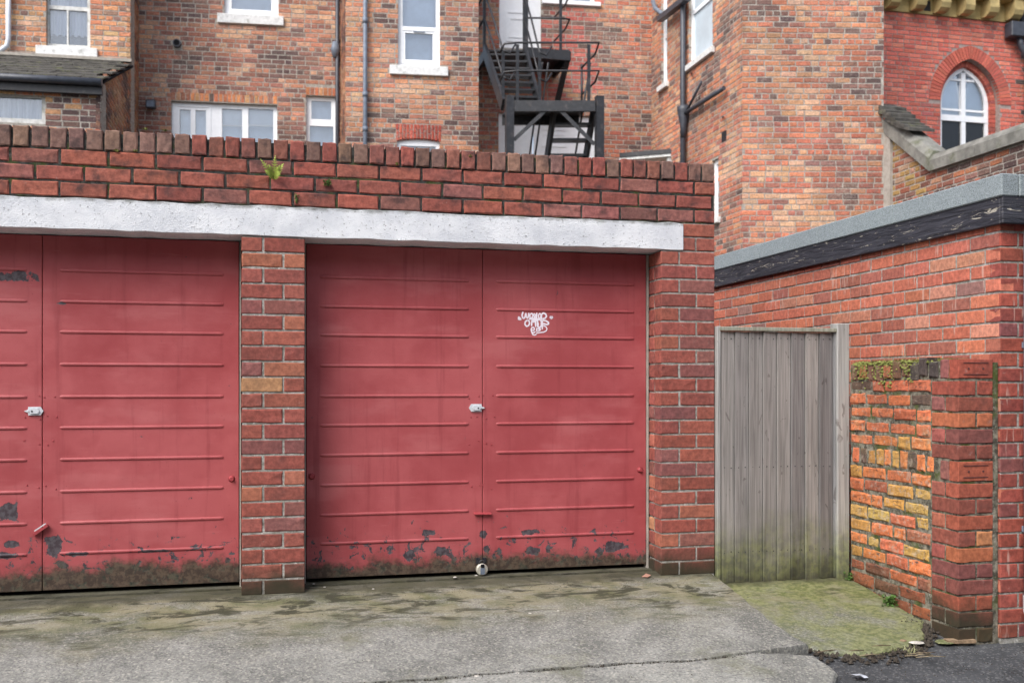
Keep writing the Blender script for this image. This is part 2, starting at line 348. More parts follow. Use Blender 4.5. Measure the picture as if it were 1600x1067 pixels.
def concrete_mat(name, moss_amt, tone=1.0):
    t = NT(name); x = t.xyz()
    n = t.math('ADD', t.math('MULTIPLY', t.noise(1.6, 6, .62), .6), t.math('MULTIPLY', t.noise(6, 5, .7), .4)); c = t.mix(t.ramp(n, .36, .64), tuple(tone * q for q in (.150, .150, .138)), tuple(tone * q for q in (.285, .283, .262)))
    v = t.n('ShaderNodeSeparateColor'); t.l(t.voro(120, 'Color'), v.inputs[0])
    c = t.mix(t.ramp(v.outputs[0], .62, .95, 0, .46), c, (.46, .44, .38)); c = t.mix(t.ramp(v.outputs[1], .70, .98, 0, .5), c, (.085, .085, .085))
    c = t.mix(1.0, c, t.mix(t.ramp(t.noise(70, 4, .7), .3, .7), (.74, .74, .74), (1.2, 1.2, 1.18)), 'MULTIPLY')
    yy = t.math('ADD', x[1], t.math('MULTIPLY', t.math('SUBTRACT', t.noise(1.4, 5, .65), .5), 1.3))
    near = t.ramp(yy, -.80, -.22)            # strip along the garage: silt, algae and damp
    st = t.noise(1.0, 5, .65, t.scale((3.2, 8, 3.2)), .6)
    c = t.mix(t.math('MULTIPLY', near, t.ramp(st, .34, .58, .25, .9)), c, t.mix(t.ramp(t.noise(5, 4), .4, .62), (.24, .22, .14), (.13, .13, .06)))
    c = t.mix(t.math('MULTIPLY', near, t.ramp(t.noise(1.0, 5, .7, t.scale((4, 11, 4)), .8), .50, .60, 0, .92)), c, (.045, .044, .028))
    if moss_amt:
        g = t.mix(t.ramp(t.noise(34, 4, .65), .35, .65), (.11, .128, .038), (.24, .25, .105))
        c = t.mix(t.math('MULTIPLY', t.ramp(t.noise(2.6, 5, .68), .30, .56), moss_amt), c, g)
    else:
        c = t.mix(t.math('MULTIPLY', t.ramp(t.noise(2.2, 6, .72), .55, .72), .5), c, (.14, .14, .075))
    y2 = t.math('ADD', x[1], t.math('MULTIPLY', t.math('SUBTRACT', t.noise(5, 4, .6), .5), .26)); c = t.mix(t.ramp(y2, -.13, .01, 0, .75), c, (.055, .052, .036))  # dark damp edge, with some contact shade put into the colour
    c = t.mix(t.ramp(t.noise(26, 4, .7), .66, .72, 0, .8), c, (.05, .05, .04))
    t.bump(t.math('ADD', t.noise(90, 5, .7), t.math('MULTIPLY', t.noise(14, 4), 1.2)), .6, .012); return t.done(c, .92, .2)
M['concrete'] = concrete_mat('concrete', 0); M['concrete2'] = concrete_mat('concrete_alley', 0, 1.12); M['mossy'] = concrete_mat('mossy_concrete', .8, .95)
def asphalt_mat():
    t = NT('asphalt'); v = t.n('ShaderNodeSeparateColor'); t.l(t.voro(110, 'Color'), v.inputs[0])
    c = t.mix(t.ramp(t.noise(4, 5, .65), .3, .7), (.035, .037, .04), (.075, .078, .082)); c = t.mix(t.ramp(v.outputs[0], .7, 1, 0, .7), c, (.17, .17, .17))
    t.bump(t.math('ADD', v.outputs[1], t.noise(60, 4)), .7, .012); return t.done(c, .85, .3)
M['asphalt'] = asphalt_mat()
M['frog'] = simple('shadowed_brick', (.11, .045, .042), .9, .1)
M['soil'] = simple('soil', (.062, .052, .042), .95, .1, var=.6, sc=60, bump=1.0)
M['straw'] = simple('dry_straw', (.27, .22, .14), .8, .2, var=.35, sc=40)
M['twig'] = simple('twig', (.14, .10, .07), .9, .1, var=.3, sc=40)
M['leaf'] = simple('leaf_green', (.10, .19, .045), .6, .4, var=.4, sc=50)
M['fern'] = simple('fern_yellow_green', (.34, .42, .08), .6, .3, var=.35, sc=40)
M['moss'] = simple('moss', (.22, .235, .07), .95, .1, var=.5, sc=50, bump=.6)
M['drygrass'] = simple('faded_grass', (.36, .36, .19), .8, .2, var=.35, sc=40)
M['pebble'] = simple('pale_stone', (.50, .47, .42), .8, .3, var=.3, sc=60)
M['brass'] = simple('worn_cream_metal', (.55, .52, .44), .4, .5, .3, var=.2, sc=50, dirt=((.2, .17, .12), .6))
M['paper'] = simple('pale_plastic', (.52, .55, .60), .5, .4, var=.2, sc=60)
M['chip'] = simple('split_wood', (.27, .19, .12), .85, .2, var=.4, sc=40)
M['paint_white'] = simple('marker_paint', (.86, .78, .86), .5, .4, var=.06)
M['red_plain'] = simple('red_paint', (.33, .05, .058), .5, .4, var=.15)
M['hole'] = M['dark']

# ------------------------------------------------------------------ bricks
def template(L, H, D, jit, ch, rg, nx=4, nz=3):
    J = lambda a: rg.uniform(-a, a)
    gx = [-L / 2 + L * i / (nx - 1) for i in range(nx)]; gz = [-H / 2 + H * k / (nz - 1) for k in range(nz)]
    ring = [(i, 0) for i in range(nx)] + [(nx - 1, k) for k in range(1, nz)] + [(i, nz - 1) for i in range(nx - 2, -1, -1)] + [(0, k) for k in range(nz - 2, 0, -1)]
    vs = []; fid = {}
    for k in range(nz):
        for i in range(nx):
            ex = ch * (1 if i == 0 else -1 if i == nx - 1 else 0); ez = ch * (1 if k == 0 else -1 if k == nz - 1 else 0)
            fid[(i, k)] = len(vs); vs.append((gx[i] + ex * rg.uniform(.7, 1.6) + J(jit * .5), J(jit * .6), gz[k] + ez * rg.uniform(.7, 1.6) + J(jit * .5)))
    fs = [(fid[(i, k)], fid[(i + 1, k)], fid[(i + 1, k + 1)], fid[(i, k + 1)]) for k in range(nz - 1) for i in range(nx - 1)]
    n = len(ring); a = len(vs)
    for (i, k) in ring: vs.append((gx[i] + J(jit), ch, gz[k] + J(jit)))
    b = len(vs)
    for m in range(n): vs.append((vs[a + m][0], D, vs[a + m][2]))
    for m in range(n):
        q = (m + 1) % n
        fs.append((fid[ring[m]], a + m, a + q, fid[ring[q]])); fs.append((a + m, b + m, b + q, a + q))
    return vs, fs
TPL = {}
def get_template(L, H, D, cls):
    jit, ch, nv = {'new': (.0012, .003, 3), 'worn': (.0028, .005, 5), 'rough': (.0045, .008, 7)}[cls]
    Lq = max(.03, round(L / .02) * .02); Hq = max(.02, round(H / .01) * .01); k = rnd.randrange(nv)
    key = (Lq, Hq, D, cls, k)
    if key not in TPL:
        vs, fs = template(Lq, Hq, D, min(jit, Hq * .1), ch, random.Random(hash(key[:3]) ^ (k * 977)))
        TPL[key] = [vs, fs, None]
    return key, Lq, Hq
MESH = {}
def skyline(u): return 200 + .051 * u if u < 1118 else float(np.interp(u, [1118, 1560, 1700], [400, 282, 290]))
def emit(T, bricks, mat, matj, limit=300, hidden=None, name='brick'):
    """bricks: (frame, centre s, y, centre z, length, height, depth, class, colour)"""
    base = wloc(T); sc_ = []
    for i, b in enumerate(bricks):
        p = b[0].pt(b[1], b[2], b[3]); u, v, w = proj(p)
        vis = -15 < u < 1615 and -15 < v < 1080 and not (hidden and hidden(u, v))
        sc_.append((0 if vis else 1, -(b[4] * b[5]) / w / w if vis else 0, i))
    sc_.sort()
    if matj is None: limit = len(bricks)
    chosen = [i for h, a, i in sc_[:limit] if h == 0 or matj is None]; cs = set(chosen)
    for i in chosen:
        fr, s, y, z, L, H, D, cls, col = bricks[i]
        key, Lq, Hq = get_template(L, H, D, cls); mk = (key, mat.name)
        if mk not in MESH:
            vs, fs, _ = TPL[key]; me = bpy.data.meshes.new(name); me.from_pydata(vs, [], fs); me.materials.append(mat); MESH[mk] = me
        o = bpy.data.objects.new(name, MESH[mk]); COL.objects.link(o); o.parent = T
        o.location = fr.pt(s, y, z) - base; o.rotation_euler = (0, 0, fr.rot)
        o.scale = (L / Lq, 1, H / Hq); o.color = (*col, 1)
    rest = [i for i in range(len(bricks)) if i not in cs]
    if rest:
        V = []; Fc = []; Cc = []; n = 0
        for i in rest:
            fr, s, y, z, L, H, D, cls, col = bricks[i]
            key, Lq, Hq = get_template(L, H, D, cls); vs, fs, _ = TPL[key]; a = np.array(vs)
            q = np.outer(a[:, 0] * L / Lq + s, np.array(fr.d)) + np.outer(a[:, 1] + y, np.array(fr.i)) + np.array(fr.o) - np.array(base)
            q[:, 2] += a[:, 2] * H / Hq + z
            V.append(q); Fc += [tuple(j + n for j in f) for f in fs]; Cc.append(np.tile((*col, 1.0), (len(vs), 1))); n += len(vs)
        me = bpy.data.meshes.new('brickwork'); me.from_pydata(np.concatenate(V).tolist(), [], Fc)
        at = me.color_attributes.new('Col', 'FLOAT_COLOR', 'POINT'); at.data.foreach_set('color', np.concatenate(Cc).astype(np.float32).ravel())
        me.materials.append(matj); o = bpy.data.objects.new('brickwork', me); COL.objects.link(o); o.parent = T; o['kind'] = 'stuff'
def pick(pal, rg, k=1.0):
    tot = sum(p[0] for p in pal); r = rg.random() * tot
    for w, c in pal:
        r -= w
        if r <= 0: break
    m = rg.uniform(.86, 1.14) * k; return tuple(min(.9, max(.01, q * m * rg.uniform(.95, 1.05))) for q in c)
from mathutils import noise as mnoise
DARK = [(3, S(124, 100, 90)), (3, S(144, 108, 94)), (2.5, S(92, 80, 78))]
PALE = [(2, S(212, 172, 134)), (1, S(208, 160, 116))]
def soften(c, k):
    m = (.46 * k, .235 * k, .135 * k); c = tuple(a * .88 + b * .12 for a, b in zip(c, m)); g = sum(c) / 3
    c = tuple(a * .95 + g * .05 for a in c); return (c[0], c[1] * .99, c[2] * 1.1)
def courses(fr, s0, s1, z0, z1, pitch, pal, rg, holes=(), L=.215, J=.012, cls='new', D=.09, bond='stretcher', y=0.0, first=0, arch=None, yj=.002, k=1.0, blend=None):
    if bond == 'garden': J = .0155
    out = []; n = int(round((z1 - z0) / pitch)); pitch = (z1 - z0) / n
    for r in range(n):
        a, b = z0 + r * pitch, z0 + (r + 1) * pitch; rr = r + first
        spans = [(s0, s1)]
        hl = [(h[0], h[1]) for h in holes if min(b, h[3]) - max(a, h[2]) > .35 * pitch]
        if arch: hl += arch(a, b)
        for h in hl:
            nw = []
            for p, q in spans:
                if h[1] <= p or h[0] >= q: nw.append((p, q)); continue
                if h[0] > p: nw.append((p, h[0]))
                if h[1] < q: nw.append((h[1], q))
            spans = nw
        header = bond == 'garden' and rr % 5 == 0
        step = (L - J) / 2 + J if header else L + J
        off = (0 if rr % 2 == 0 else step / 2) + (rg.uniform(-.02, .02) if bond == 'garden' else 0)
        x = s0 - off
        while x < s1:
            st = step
            if bond == 'garden' and not header and rg.random() < .12: st = step / 2
            for p, q in spans:
                u0, u1 = max(x, p) + (J if x < p else 0) * 0, min(x + st - J, q)
                if u1 - u0 > .03:
                    pl = blend((u0 + u1) / 2, (a + b) / 2, rg) if blend else pal
                    if bond == 'garden' and cls != 'new':
                        cl = mnoise.noise(Vector(((u0 + u1) * .55 + fr.o.x * 3, a * 1.5, 1.7)))
                        if cl > .12 and rg.random() < cl * 1.7: pl = DARK
                        elif cl < -.15 and rg.random() < -cl * .9: pl = PALE
                    out.append((fr, (u0 + u1) / 2, y + rg.uniform(-yj, yj), (a + b) / 2 + rg.uniform(-.001, .001), u1 - u0, pitch - J * rg.uniform(.85, 1.1), D, cls, soften(pick(pl, rg, k), k) if bond == 'garden' and cls != 'new' else pick(pl, rg, k)))
            x += st
    return out
def backing(T, fr, rects, y0, y1, mat, name='mortar'):
    m = MB()
    for r in rects: m.box(fr, r[0], r[1], y0, y1, r[2], r[3])
    return m.build(name, mat, T, fix=False)

PAL_GAR = [(5, S(152, 88, 78)), (3, S(144, 82, 74)), (1.6, S(136, 88, 84)), (1, S(164, 102, 84)), (.25, S(182, 136, 104))]
PAL_PAR = [(5, S(154, 90, 78)), (3, S(144, 84, 76)), (1.2, S(146, 96, 90)), (.6, S(128, 88, 82))]
PAL_COP = [(3, S(138, 90, 80)), (3, S(126, 98, 90)), (2, S(138, 108, 94)), (1, S(146, 86, 76))]
PAL_OUT = [(5, S(190, 114, 92)), (3, S(180, 106, 88)), (2, S(162, 100, 88)), (1.4, S(190, 132, 110)), (.4, S(148, 112, 106))]
PAL_OLD = [(5, S(206, 136, 94)), (4, S(194, 120, 88)), (3, S(202, 152, 108)), (2.5, S(172, 114, 92)), (1.4, S(144, 106, 90)), (.7, S(112, 94, 86))]
PAL_B = [(4, S(194, 136, 104)), (3, S(180, 120, 94)), (3, S(160, 110, 92)), (2, S(198, 154, 122)), (1.6, S(140, 102, 90)), (.8, S(106, 88, 82))]
PAL_A = [(5, S(206, 148, 100)), (3, S(202, 132, 92)), (3, S(200, 162, 114)), (2, S(174, 128, 100)), (1, S(142, 114, 98))]
PAL_C = [(5, S(204, 144, 104)), (3, S(194, 128, 96)), (3, S(196, 156, 122)), (2, S(164, 120, 102)), (.8, S(114, 98, 92))]
PAL_F = [(5, S(202, 126, 90)), (4, S(190, 112, 86)), (2, S(200, 144, 104)), (3, S(176, 112, 94)), (1, S(146, 108, 96))]
PAL_G = [(5, S(202, 112, 98)), (3, S(192, 102, 90)), (2, S(208, 126, 108)), (.5, S(166, 98, 92))]
PAL_DRK = [(4, S(120, 96, 88)), (3, S(86, 76, 74)), (3, S(176, 112, 90))]

# ------------------------------------------------------------------ ground
SL = .14
def sheet(name, xs, ys, zf, mat, kind='structure'):
    m = MB(); nx, ny = len(xs), len(ys)
    m.add([(x, y, zf(x, y)) for y in ys for x in xs], [(j * nx + i, j * nx + i + 1, (j + 1) * nx + i + 1, (j + 1) * nx + i) for j in range(ny - 1) for i in range(nx - 1)], True)
    o = m.build(name, mat, fix=False); o['kind'] = kind; return o
def gz(x, y):
    if y < -6: return -6 * SL - .08
    if y < 0: return y * SL - .08
    return float(np.interp(y, [0, 2.6, 7.2, 400], [-.08, -.03, 2.55, 2.55])) if x < 40 else -.08
sheet('ground', [-400, -60, -12, -6, -3, 0, 1, 2, 4, 8, 14, 39, 60, 400], [-400, -60, -12, -6, -3, -2, -1, 0, 2.6, 4, 5.5, 7.2, 10, 30, 400], gz, M['asphalt'])
sheet('yard_paving', [-30, 30], [7.21, 40], lambda x, y: 2.556, M['concrete2'])  # unseen pale sheet added to bounce light onto the rear house fronts
def slab(name, poly, z0, th, mat, rag=.008):
    """poly: plan points; a sloping slab with slightly ragged edges"""
    pts = []; rg = random.Random(len(poly) * 31)
    for a, b in zip(poly, poly[1:] + poly[:1]):
        a = Vector(a[:2]); b = Vector(b[:2]); n = max(1, int((b - a).length / .05)) if (b - a).length < 3 else 1
        for k in range(n):
            p = a.lerp(b, k / n); pts.append((p.x + (rg.uniform(-rag, rag) if n > 1 else 0), p.y + (rg.uniform(-rag, rag) if n > 1 else 0)))
    zz = lambda y: SL * y + z0
    cx = sum(p[0] for p in pts) / len(pts); cy = sum(p[1] for p in pts) / len(pts); n = len(pts); m = MB()
    ins = []
    for p in pts:
        d = Vector((cx - p[0], cy - p[1])).normalized() * .012; ins.append((p[0] + d.x, p[1] + d.y))
    m.add([(x, y, zz(y)) for x, y in ins] + [(x, y, zz(y) - .012) for x, y in pts] + [(x, y, zz(y) - th) for x, y in pts],
          [tuple(range(n))] + [(i, (i + 1) % n, n + (i + 1) % n, n + i) for i in range(n)] + [(n + i, n + (i + 1) % n, 2 * n + (i + 1) % n, 2 * n + i) for i in range(n)])
    o = m.build(name, mat); o['kind'] = 'structure'; return o
G = lambda u, v, z0=0: tuple(onG(u, v, SL, z0))[:2]
edge = [G(1117, 898), G(1165, 935), G(1210, 972), G(1262, 1006)]
crack = [G(1180, 1017), G(1080, 1030), G(1000, 1033), G(900, 1040), G(800, 1048), G(680, 1058), G(540, 1066), G(300, 1085), G(0, 1105), (-6.0, -1.35)]
slab('concrete_apron', [(-6.0, 0.09), (-.005, 0.09)] + edge + crack, 0, .14, M['concrete'])
lower = [(x, y - .016 - .006 * math.sin(9 * x)) for x, y in crack]
slab('alley_slab', [G(1275, 1022)] + lower + [(-6.0, -5.9), (-.3, -5.9), G(1300, 1080), G(1308, 1048)], -.003, .12, M['concrete2'])
slab('gate_path', [(-.12, .06), (.01, .06), (.01, .9), (.95, .9), (.875, -.75), G(1440, 975, -.05), G(1448, 992, -.05), G(1420, 1004, -.05), G(1345, 1018, -.05), G(1290, 1014, -.05), G(1262, 1006, -.05), (-.12, -.98)], -.058, .10, M['mossy'], .012)

# ------------------------------------------------------------------ terrace across the alley, behind the viewer (reflected in the panes, shades the garage fronts)
tr = thing('brick_terrace', 'brick terrace with slate roof across the alley opposite the garages', 'house', (-2, -10, -.9))
TF = Frame((9, -9.6), math.pi)
twin = [(1.2 + 2.6 * k, 2.2 + 2.6 * k, z, z + 1.35) for k in range(9) for z in (.3, 3.0)]
m = MB()
for c in cells(0, 26, -.95, 5.2, twin): m.box(TF, c[0], c[1], 0, .3, c[2], c[3])
m.build('wall', simple('terrace_brick', (.30, .17, .13), .9, .2, var=.3, sc=9), tr, fix=False)
for w in twin:
    m = MB()
    for c in cells(*w, [(w[0] + .08, w[1] - .08, w[2] + .08, w[3] - .08)]): m.box(TF, c[0], c[1], .1, .16, c[2], c[3])
    o = m.build('window', M['upvc'], tr, fix=False)
    m = MB(); m.box(TF, w[0] + .08, w[1] - .08, .12, .13, w[2] + .08, w[3] - .08); m.build('pane', M['glass'], o)
    m = MB(); m.box(TF, w[0], w[1], .25, .28, w[2], w[3]); m.build('room', M['room'], o)
m = MB(); m.prism([TF.pt(-.2, -.25, 5.2), TF.pt(26.2, -.25, 5.2), TF.pt(26.2, 4, 8.0), TF.pt(-.2, 4, 8.0)], (0, 0, .12)); m.build('roof', M['slate'], tr)

# ------------------------------------------------------------------ garage block
GF = Frame((0, 0), 0)
GX0 = -5.08; ZL1 = 2.0575; ZL0 = 1.8925; ZP = 2.305; PI_ = .0825
garage = thing('brick_garage', 'red brick double garage with red steel doors under a whitewashed concrete lintel', 'garage', (-2.5, 0, 0))
rg = random.Random(11)
br = courses(GF, GX0, 0, ZL1, ZP, PI_, PAL_PAR, rg, L=.2185, cls='worn', D=.1, first=1, k=.98)
emit(garage, br, M['brick_parapet'], None)
x = GX0; br = []
while x < -.03:
    w = .0735 * rg.uniform(.94, 1.05); br.append((GF, x + w / 2, -.004 + rg.uniform(-.004, .004), 2.358 + rg.uniform(-.003, .003), w, .104, .216, 'worn', pick(PAL_COP, rg))); x += w + .0115
emit(garage, br, M['brick_parapet'], None, name='coping_brick')
backing(garage, GF, [(GX0, -.004, ZL1, ZP)], .006, .21, M['mortar_black'])
m = MB(); m.box(GF, GX0 + .002, -.008, .006, .206, ZP, 2.392); m.build('coping_bed', M['mortar_black'], garage)
def pier(x0, x1, rows, z0, first, reveal=0):
    out = []; n = rows; w = x1 - x0
    for r in range(n):
        a = z0 + r * PI_; zc = a + PI_ / 2; h = PI_ - .011
        st = w * .66 - .011 / 2; hd = w - st - .011
        seq = (hd, st) if (r + first) % 2 else (st, hd); x = x0
        for L in seq:
            out.append((GF, x + L / 2, rg.uniform(-.0015, .0015), zc, L, h, .1, 'new' if rg.random() < .8 else 'worn', pick(PAL_GAR, rg))); x += L + .011
    return out
br = []
zb = ZL0 - 23 * PI_
br += pier(-2.699, -2.372, 23, zb, 1) + pier(-.339, -.002, 23, zb, 1) + pier(GX0, GX0 + .335, 23, zb, 0)
for r in range(2):                           # bricks beside the lintel end
    zc = ZL0 + (r + .5) * PI_; w = .2 - .002
    seq = ((.075, w - .075 - .011) if r == 0 else (w,)); x = -.2
    for L in seq: br.append((GF, x + L / 2, 0, zc, L, PI_ - .011, .1, 'new', pick(PAL_PAR, rg))); x += L + .011
emit(garage, br, M['brick_garage'], None)
for a, b in ((-2.695, -2.376), (-.333, -.004), (GX0 + .002, GX0 + .333)): backing(garage, GF, [(a, b, -.12, ZL0)], .005, .098, M['mortar_grey'])
backing(garage, GF, [(-.2, -.004, ZL0, ZL1)], .0075, .2, M['mortar_grey'])
backing(garage, GF, [(-.331, -.004, -.12, ZL0)], .0985, .26, M['mortar_grey'])
backing(garage, GF, [(-2.69, -2.38, -.12, ZL0), (GX0 + .01, GX0 + .32, -.12, ZL0)], .0985, .26, M['mortar_grey'])
RV = Frame((-.339, 0), math.radians(-90))    # inner return of the right pier, facing left
br = []
for r in range(23):
    zc = zb + (r + .5) * PI_
    if (r + 1) % 2: br.append((RV, -.161, .0, zc, .102, PI_ - .011, .06, 'new', pick(PAL_GAR, rg)))
    else: br.append((RV, -.170, .0, zc, .10, PI_ - .011, .06, 'worn', pick(PAL_GAR, rg)))
emit(garage, br, M['brick_garage'], None)
# lintel
m = MB()
xs = np.linspace(GX0, -.203, 60); rl = random.Random(5)
top = [ZL1 + rl.uniform(-.006, .003) for _ in xs]; bot = [ZL0 + .003 + rl.uniform(-.002, .003) for _ in xs]; fy = [-.006 + rl.uniform(-.0025, .0025) for _ in xs]
vs = []
for i, x in enumerate(xs): vs += [(x, fy[i], bot[i] + .004), (x, fy[i], top[i] - .006), (x, fy[i] + .007, top[i]), (x, .30, top[i]), (x, .30, bot[i]), (x, fy[i] + .006, bot[i])]
fs = [(i * 6 + k, i * 6 + (k + 1) % 6, (i + 1) * 6 + (k + 1) % 6, (i + 1) * 6 + k) for i in range(59) for k in range(6)] + [tuple(range(6)), tuple(59 * 6 + k for k in range(6))]
m.add(vs, fs); m.build('lintel', M['lintel'], garage)
# rest of the building: side walls, back, roof, floor
m = MB(); SF = Frame((0, 0), 0)
m.box(SF, -.11, -.006, .31, 5.0, -.1, 2.28); m.box(SF, GX0 + .006, GX0 + .11, .31, 5.0, -.1, 2.28); m.box(SF, GX0 + .11, -.11, 4.9, 5.0, -.1, 2.28)
m.build('rear_wall', M['mortar_grey'], garage)
m = MB(); m.box(SF, GX0 + .1, -.1, .31, 5.0, 2.1, 2.2); m.build('flat_roof', M['felt'], garage)
m = MB(); m.box(SF, GX0 + .12, -.12, .14, 4.88, -.09, .012); m.build('floor', M['concrete2'], garage)
SR = Frame((0, .265), math.radians(90))      # right flank, facing the gate passage
br = courses(SR, .012, 4.70, -.1, 2.28, PI_, PAL_GAR, rg, D=.02, cls='new')
emit(garage, br, M['brick_garage'], M['brick_plain_j'], 0)
# plinth of the right pier: dark damp brick course in front of the ground line
DY = .2
def leaf(x0, x1, ribs, latch=None, label=None):
    d = MB(); d.bbox(GF, x0, x1, DY, DY + .035, .034, 1.891, .003); o = d.build('door', M['door'], garage)
    if label: o['label'] = label
    for z in RIBZ:
        r = MB(); n = 7; vs = []
        for k in range(n):
            a = math.pi * k / (n - 1); vs.append((math.cos(a) * .0095, math.sin(a) * .0075))
        pts = []
        for xx, sc2 in ((ribs[0], .15), (ribs[0] + .008, .8), (ribs[0] + .02, 1), (ribs[1] - .02, 1), (ribs[1] - .008, .8), (ribs[1], .15)):
            pts += [(xx, DY + .001 - h * sc2, z + zz * (.5 + .5 * sc2)) for zz, h in vs]
        r.add(pts, [(i * n + k, i * n + k + 1, (i + 1) * n + k + 1, (i + 1) * n + k) for i in range(5) for k in range(n - 1)], True)
        r.build('rib', M['door'], o)
    return o
DX = lambda u: onY(u, 600, DY).x
RIBZ = [onY(610, v, .2).z for v in (435.5, 480.5, 524.5, 571.5, 618.5, 663.5, 709.5, 755.5, 801.5, 845.5)]
dA = leaf(-2.357, -1.3605, (DX(500), DX(733))); dB = leaf(-1.3575, -.354, (DX(775), DX(991)), label='red door leaf with a pale marker scrawl near its top')
dC = leaf(-3.7075, -2.7175, (DX(93), DX(350)), label='red door leaf with black flaked patches low down'); dD = leaf(-4.72, -3.7105, (-4.64, DX(43)))
# steel door frames and dark rebates
for a, b in ((-.3515, -.3435), (-2.369, -2.361), (-2.7138, -2.7075), (-4.735, -4.7235)):
    m = MB(); m.box(GF, a, b, .186, .26, -.03, ZL0 - .002); m.build('door_frame', M['render'], garage)
m = MB(); m.box(GF, -2.36, -.36, .25, .29, -.02, .10); m.build('door_stop', M['dark'], garage)
m = MB(); m.box(GF, -4.7, -2.72, .25, .29, -.02, .10); m.build('door_stop', M['dark'], garage)
def latch(door, u, v, flip=1):
    p = onY(u, v, DY); m = MB(); w, h = .047, .022
    prof = [(-w, 0), (-w * .72, h), (w * .55, h), (w * .58, h * .35), (w, 0), (w * .58, -h * .4), (w * .55, -h), (-w * .72, -h)]
    prof = [(a * flip, b) for a, b in prof]
    m.prism([(p.x + a, DY - .008, p.z + b) for a, b in prof], (0, .0078, 0)); m.prism([(p.x + a * .62, DY - .016, p.z + b * .62) for a, b in prof], (0, .0078, 0))
    o = m.build('latch', M['silver'], door)
    m = MB(); m.tube([(p.x + .006 * flip, DY - .0175, p.z - .002), (p.x + .006 * flip, DY - .0155, p.z - .002)], .0045, 10); m.build('keyhole', M['dark'], door)
latch(dA, 745, 637); latch(dD, 53, 642, -1)
for d, u, v in ((dB, 1000, 734), (dA, 487, 744), (dC, 362, 748)):
    p = onY(u, v, DY); m = MB(); m.tube([(p.x, DY - .018, p.z), (p.x, DY - .004, p.z), (p.x, DY, p.z)], [.010, .012, .019], 10); m.build('coach_bolt', M['red_plain'], d)
rb = random.Random(21)
for d, us in ((dA, (735, 748)), (dB, (757, 770)), (dD, (40, 60)), (dC, (72, 86))):
    for u in us:
        for v in (621, 652, 692, 760): 
            p = onY(u + rb.uniform(-3, 3), v + rb.uniform(-4, 4), DY); m = MB(); m.tube([(p.x, DY - .003, p.z), (p.x, DY, p.z)], [.003, .005], 8); m.build('rivet', M['red_plain'], d)
p0 = onY(740, 802, DY); p1 = onY(767, 802, DY)
m = MB(); m.hexa([(p0.x, DY - .022, p0.z - .004), (p1.x, DY - .022, p1.z - .004), (p1.x, DY, p1.z + .002), (p0.x, DY, p0.z + .002), (p0.x, DY - .022, p0.z), (p1.x, DY - .022, p1.z), (p1.x, DY, p1.z + .007), (p0.x, DY, p0.z + .007)])
m.build('rain_lip', M['red_plain'], dA)
p = onY(66, 826, DY); m = MB()
m.bar((p.x - .04, DY - .006, p.z - .03), (p.x + .03, DY - .006, p.z + .020), .011, .04, Vector((0, -1, 0))); m.build('hasp', M['red_plain'], dC)
m = MB(); m.bar((p.x - .035, DY - .014, p.z - .008), (p.x + .02, DY - .014, p.z + .03), .006, .008, Vector((0, -1, 0))); m.build('hasp_bar', M['silver'], dC)
# marker scrawl on the right leaf
K = 17.79
def gp(a, b): return onY(795 + a / K, 475 + b / K, DY - .0012)
strokes = [([(395, 215), (368, 310), (385, 385), (420, 400), (450, 360), (475, 250)], 34), ([(475, 250), (488, 360), (520, 400), (550, 330), (556, 245)], 32),
    ([(640, 250), (585, 300), (590, 385), (640, 390), (672, 320), (640, 250)], 30), ([(640, 262), (705, 330), (735, 440)], 34), ([(690, 265), (745, 300), (762, 400)], 26), ([(778, 238), (772, 350), (775, 460)], 32),
    ([(862, 250), (822, 320), (835, 400), (878, 395), (895, 310), (862, 250)], 28), ([(905, 450), (908, 290), (960, 250), (1025, 280), (1048, 345), (1010, 395), (930, 415)], 34),
    ([(520, 448), (460, 490), (445, 560), (490, 622), (550, 600), (578, 530), (560, 465), (520, 448)], 32), ([(632, 615), (636, 530), (650, 430)], 34), ([(650, 430), (720, 480), (690, 500), (640, 480)], 34), ([(742, 400), (745, 640)], 34),
    ([(700, 440), (800, 470), (796, 640)], 36), ([(800, 640), (860, 655), (905, 600), (905, 470), (860, 440)], 34), ([(930, 705), (932, 450)], 36), ([(932, 450), (1040, 470), (1100, 510), (1105, 555), (1060, 572), (950, 545)], 34),
    ([(955, 595), (1030, 630), (1062, 690), (1040, 745), (970, 780), (860, 795), (760, 812)], 24), ([(640, 722), (690, 735), (715, 690), (690, 650), (640, 655), (618, 710), (635, 780), (690, 800), (740, 760)], 26),
    ([(635, 780), (668, 850), (715, 862), (772, 842)], 26), ([(775, 660), (775, 775)], 26), ([(790, 690), (840, 690), (850, 730), (795, 765)], 24), ([(860, 655), (880, 720), (840, 750)], 24),
    ([(272, 345), (268, 425), (340, 435), (285, 355)], 30), ([(1180, 345), (1150, 370), (1185, 400), (1210, 372), (1180, 345)], 40), ([(560, 420), (640, 400), (740, 420), (880, 430)], 44), ([(820, 520), (815, 620)], 30)]
m = MB()
for si, (st, w) in enumerate(strokes):
    pts = [gp(*q) for q in st]; fine = []
    for a, b in zip(pts, pts[1:]): fine += [a.lerp(b, t / 3) for t in range(3)]
    fine.append(pts[-1]); hw = w / K / 2 * .0036 * 1.4; n = len(fine); vs = []
    for i, q in enumerate(fine):
        t = (fine[min(i + 1, n - 1)] - fine[max(i - 1, 0)]).normalized(); nn = Vector((-t.z, 0, t.x)); e = .7 if i in (0, n - 1) else 1
        off = Vector((0, -si * .00004, 0)); vs += [q + nn * hw * e + off, q - nn * hw * e + off]
    m.add(vs, [(2 * i, 2 * i + 1, 2 * i + 3, 2 * i + 2) for i in range(n - 1)])
m.build('marker_scrawl', M['paint_white'], dB)
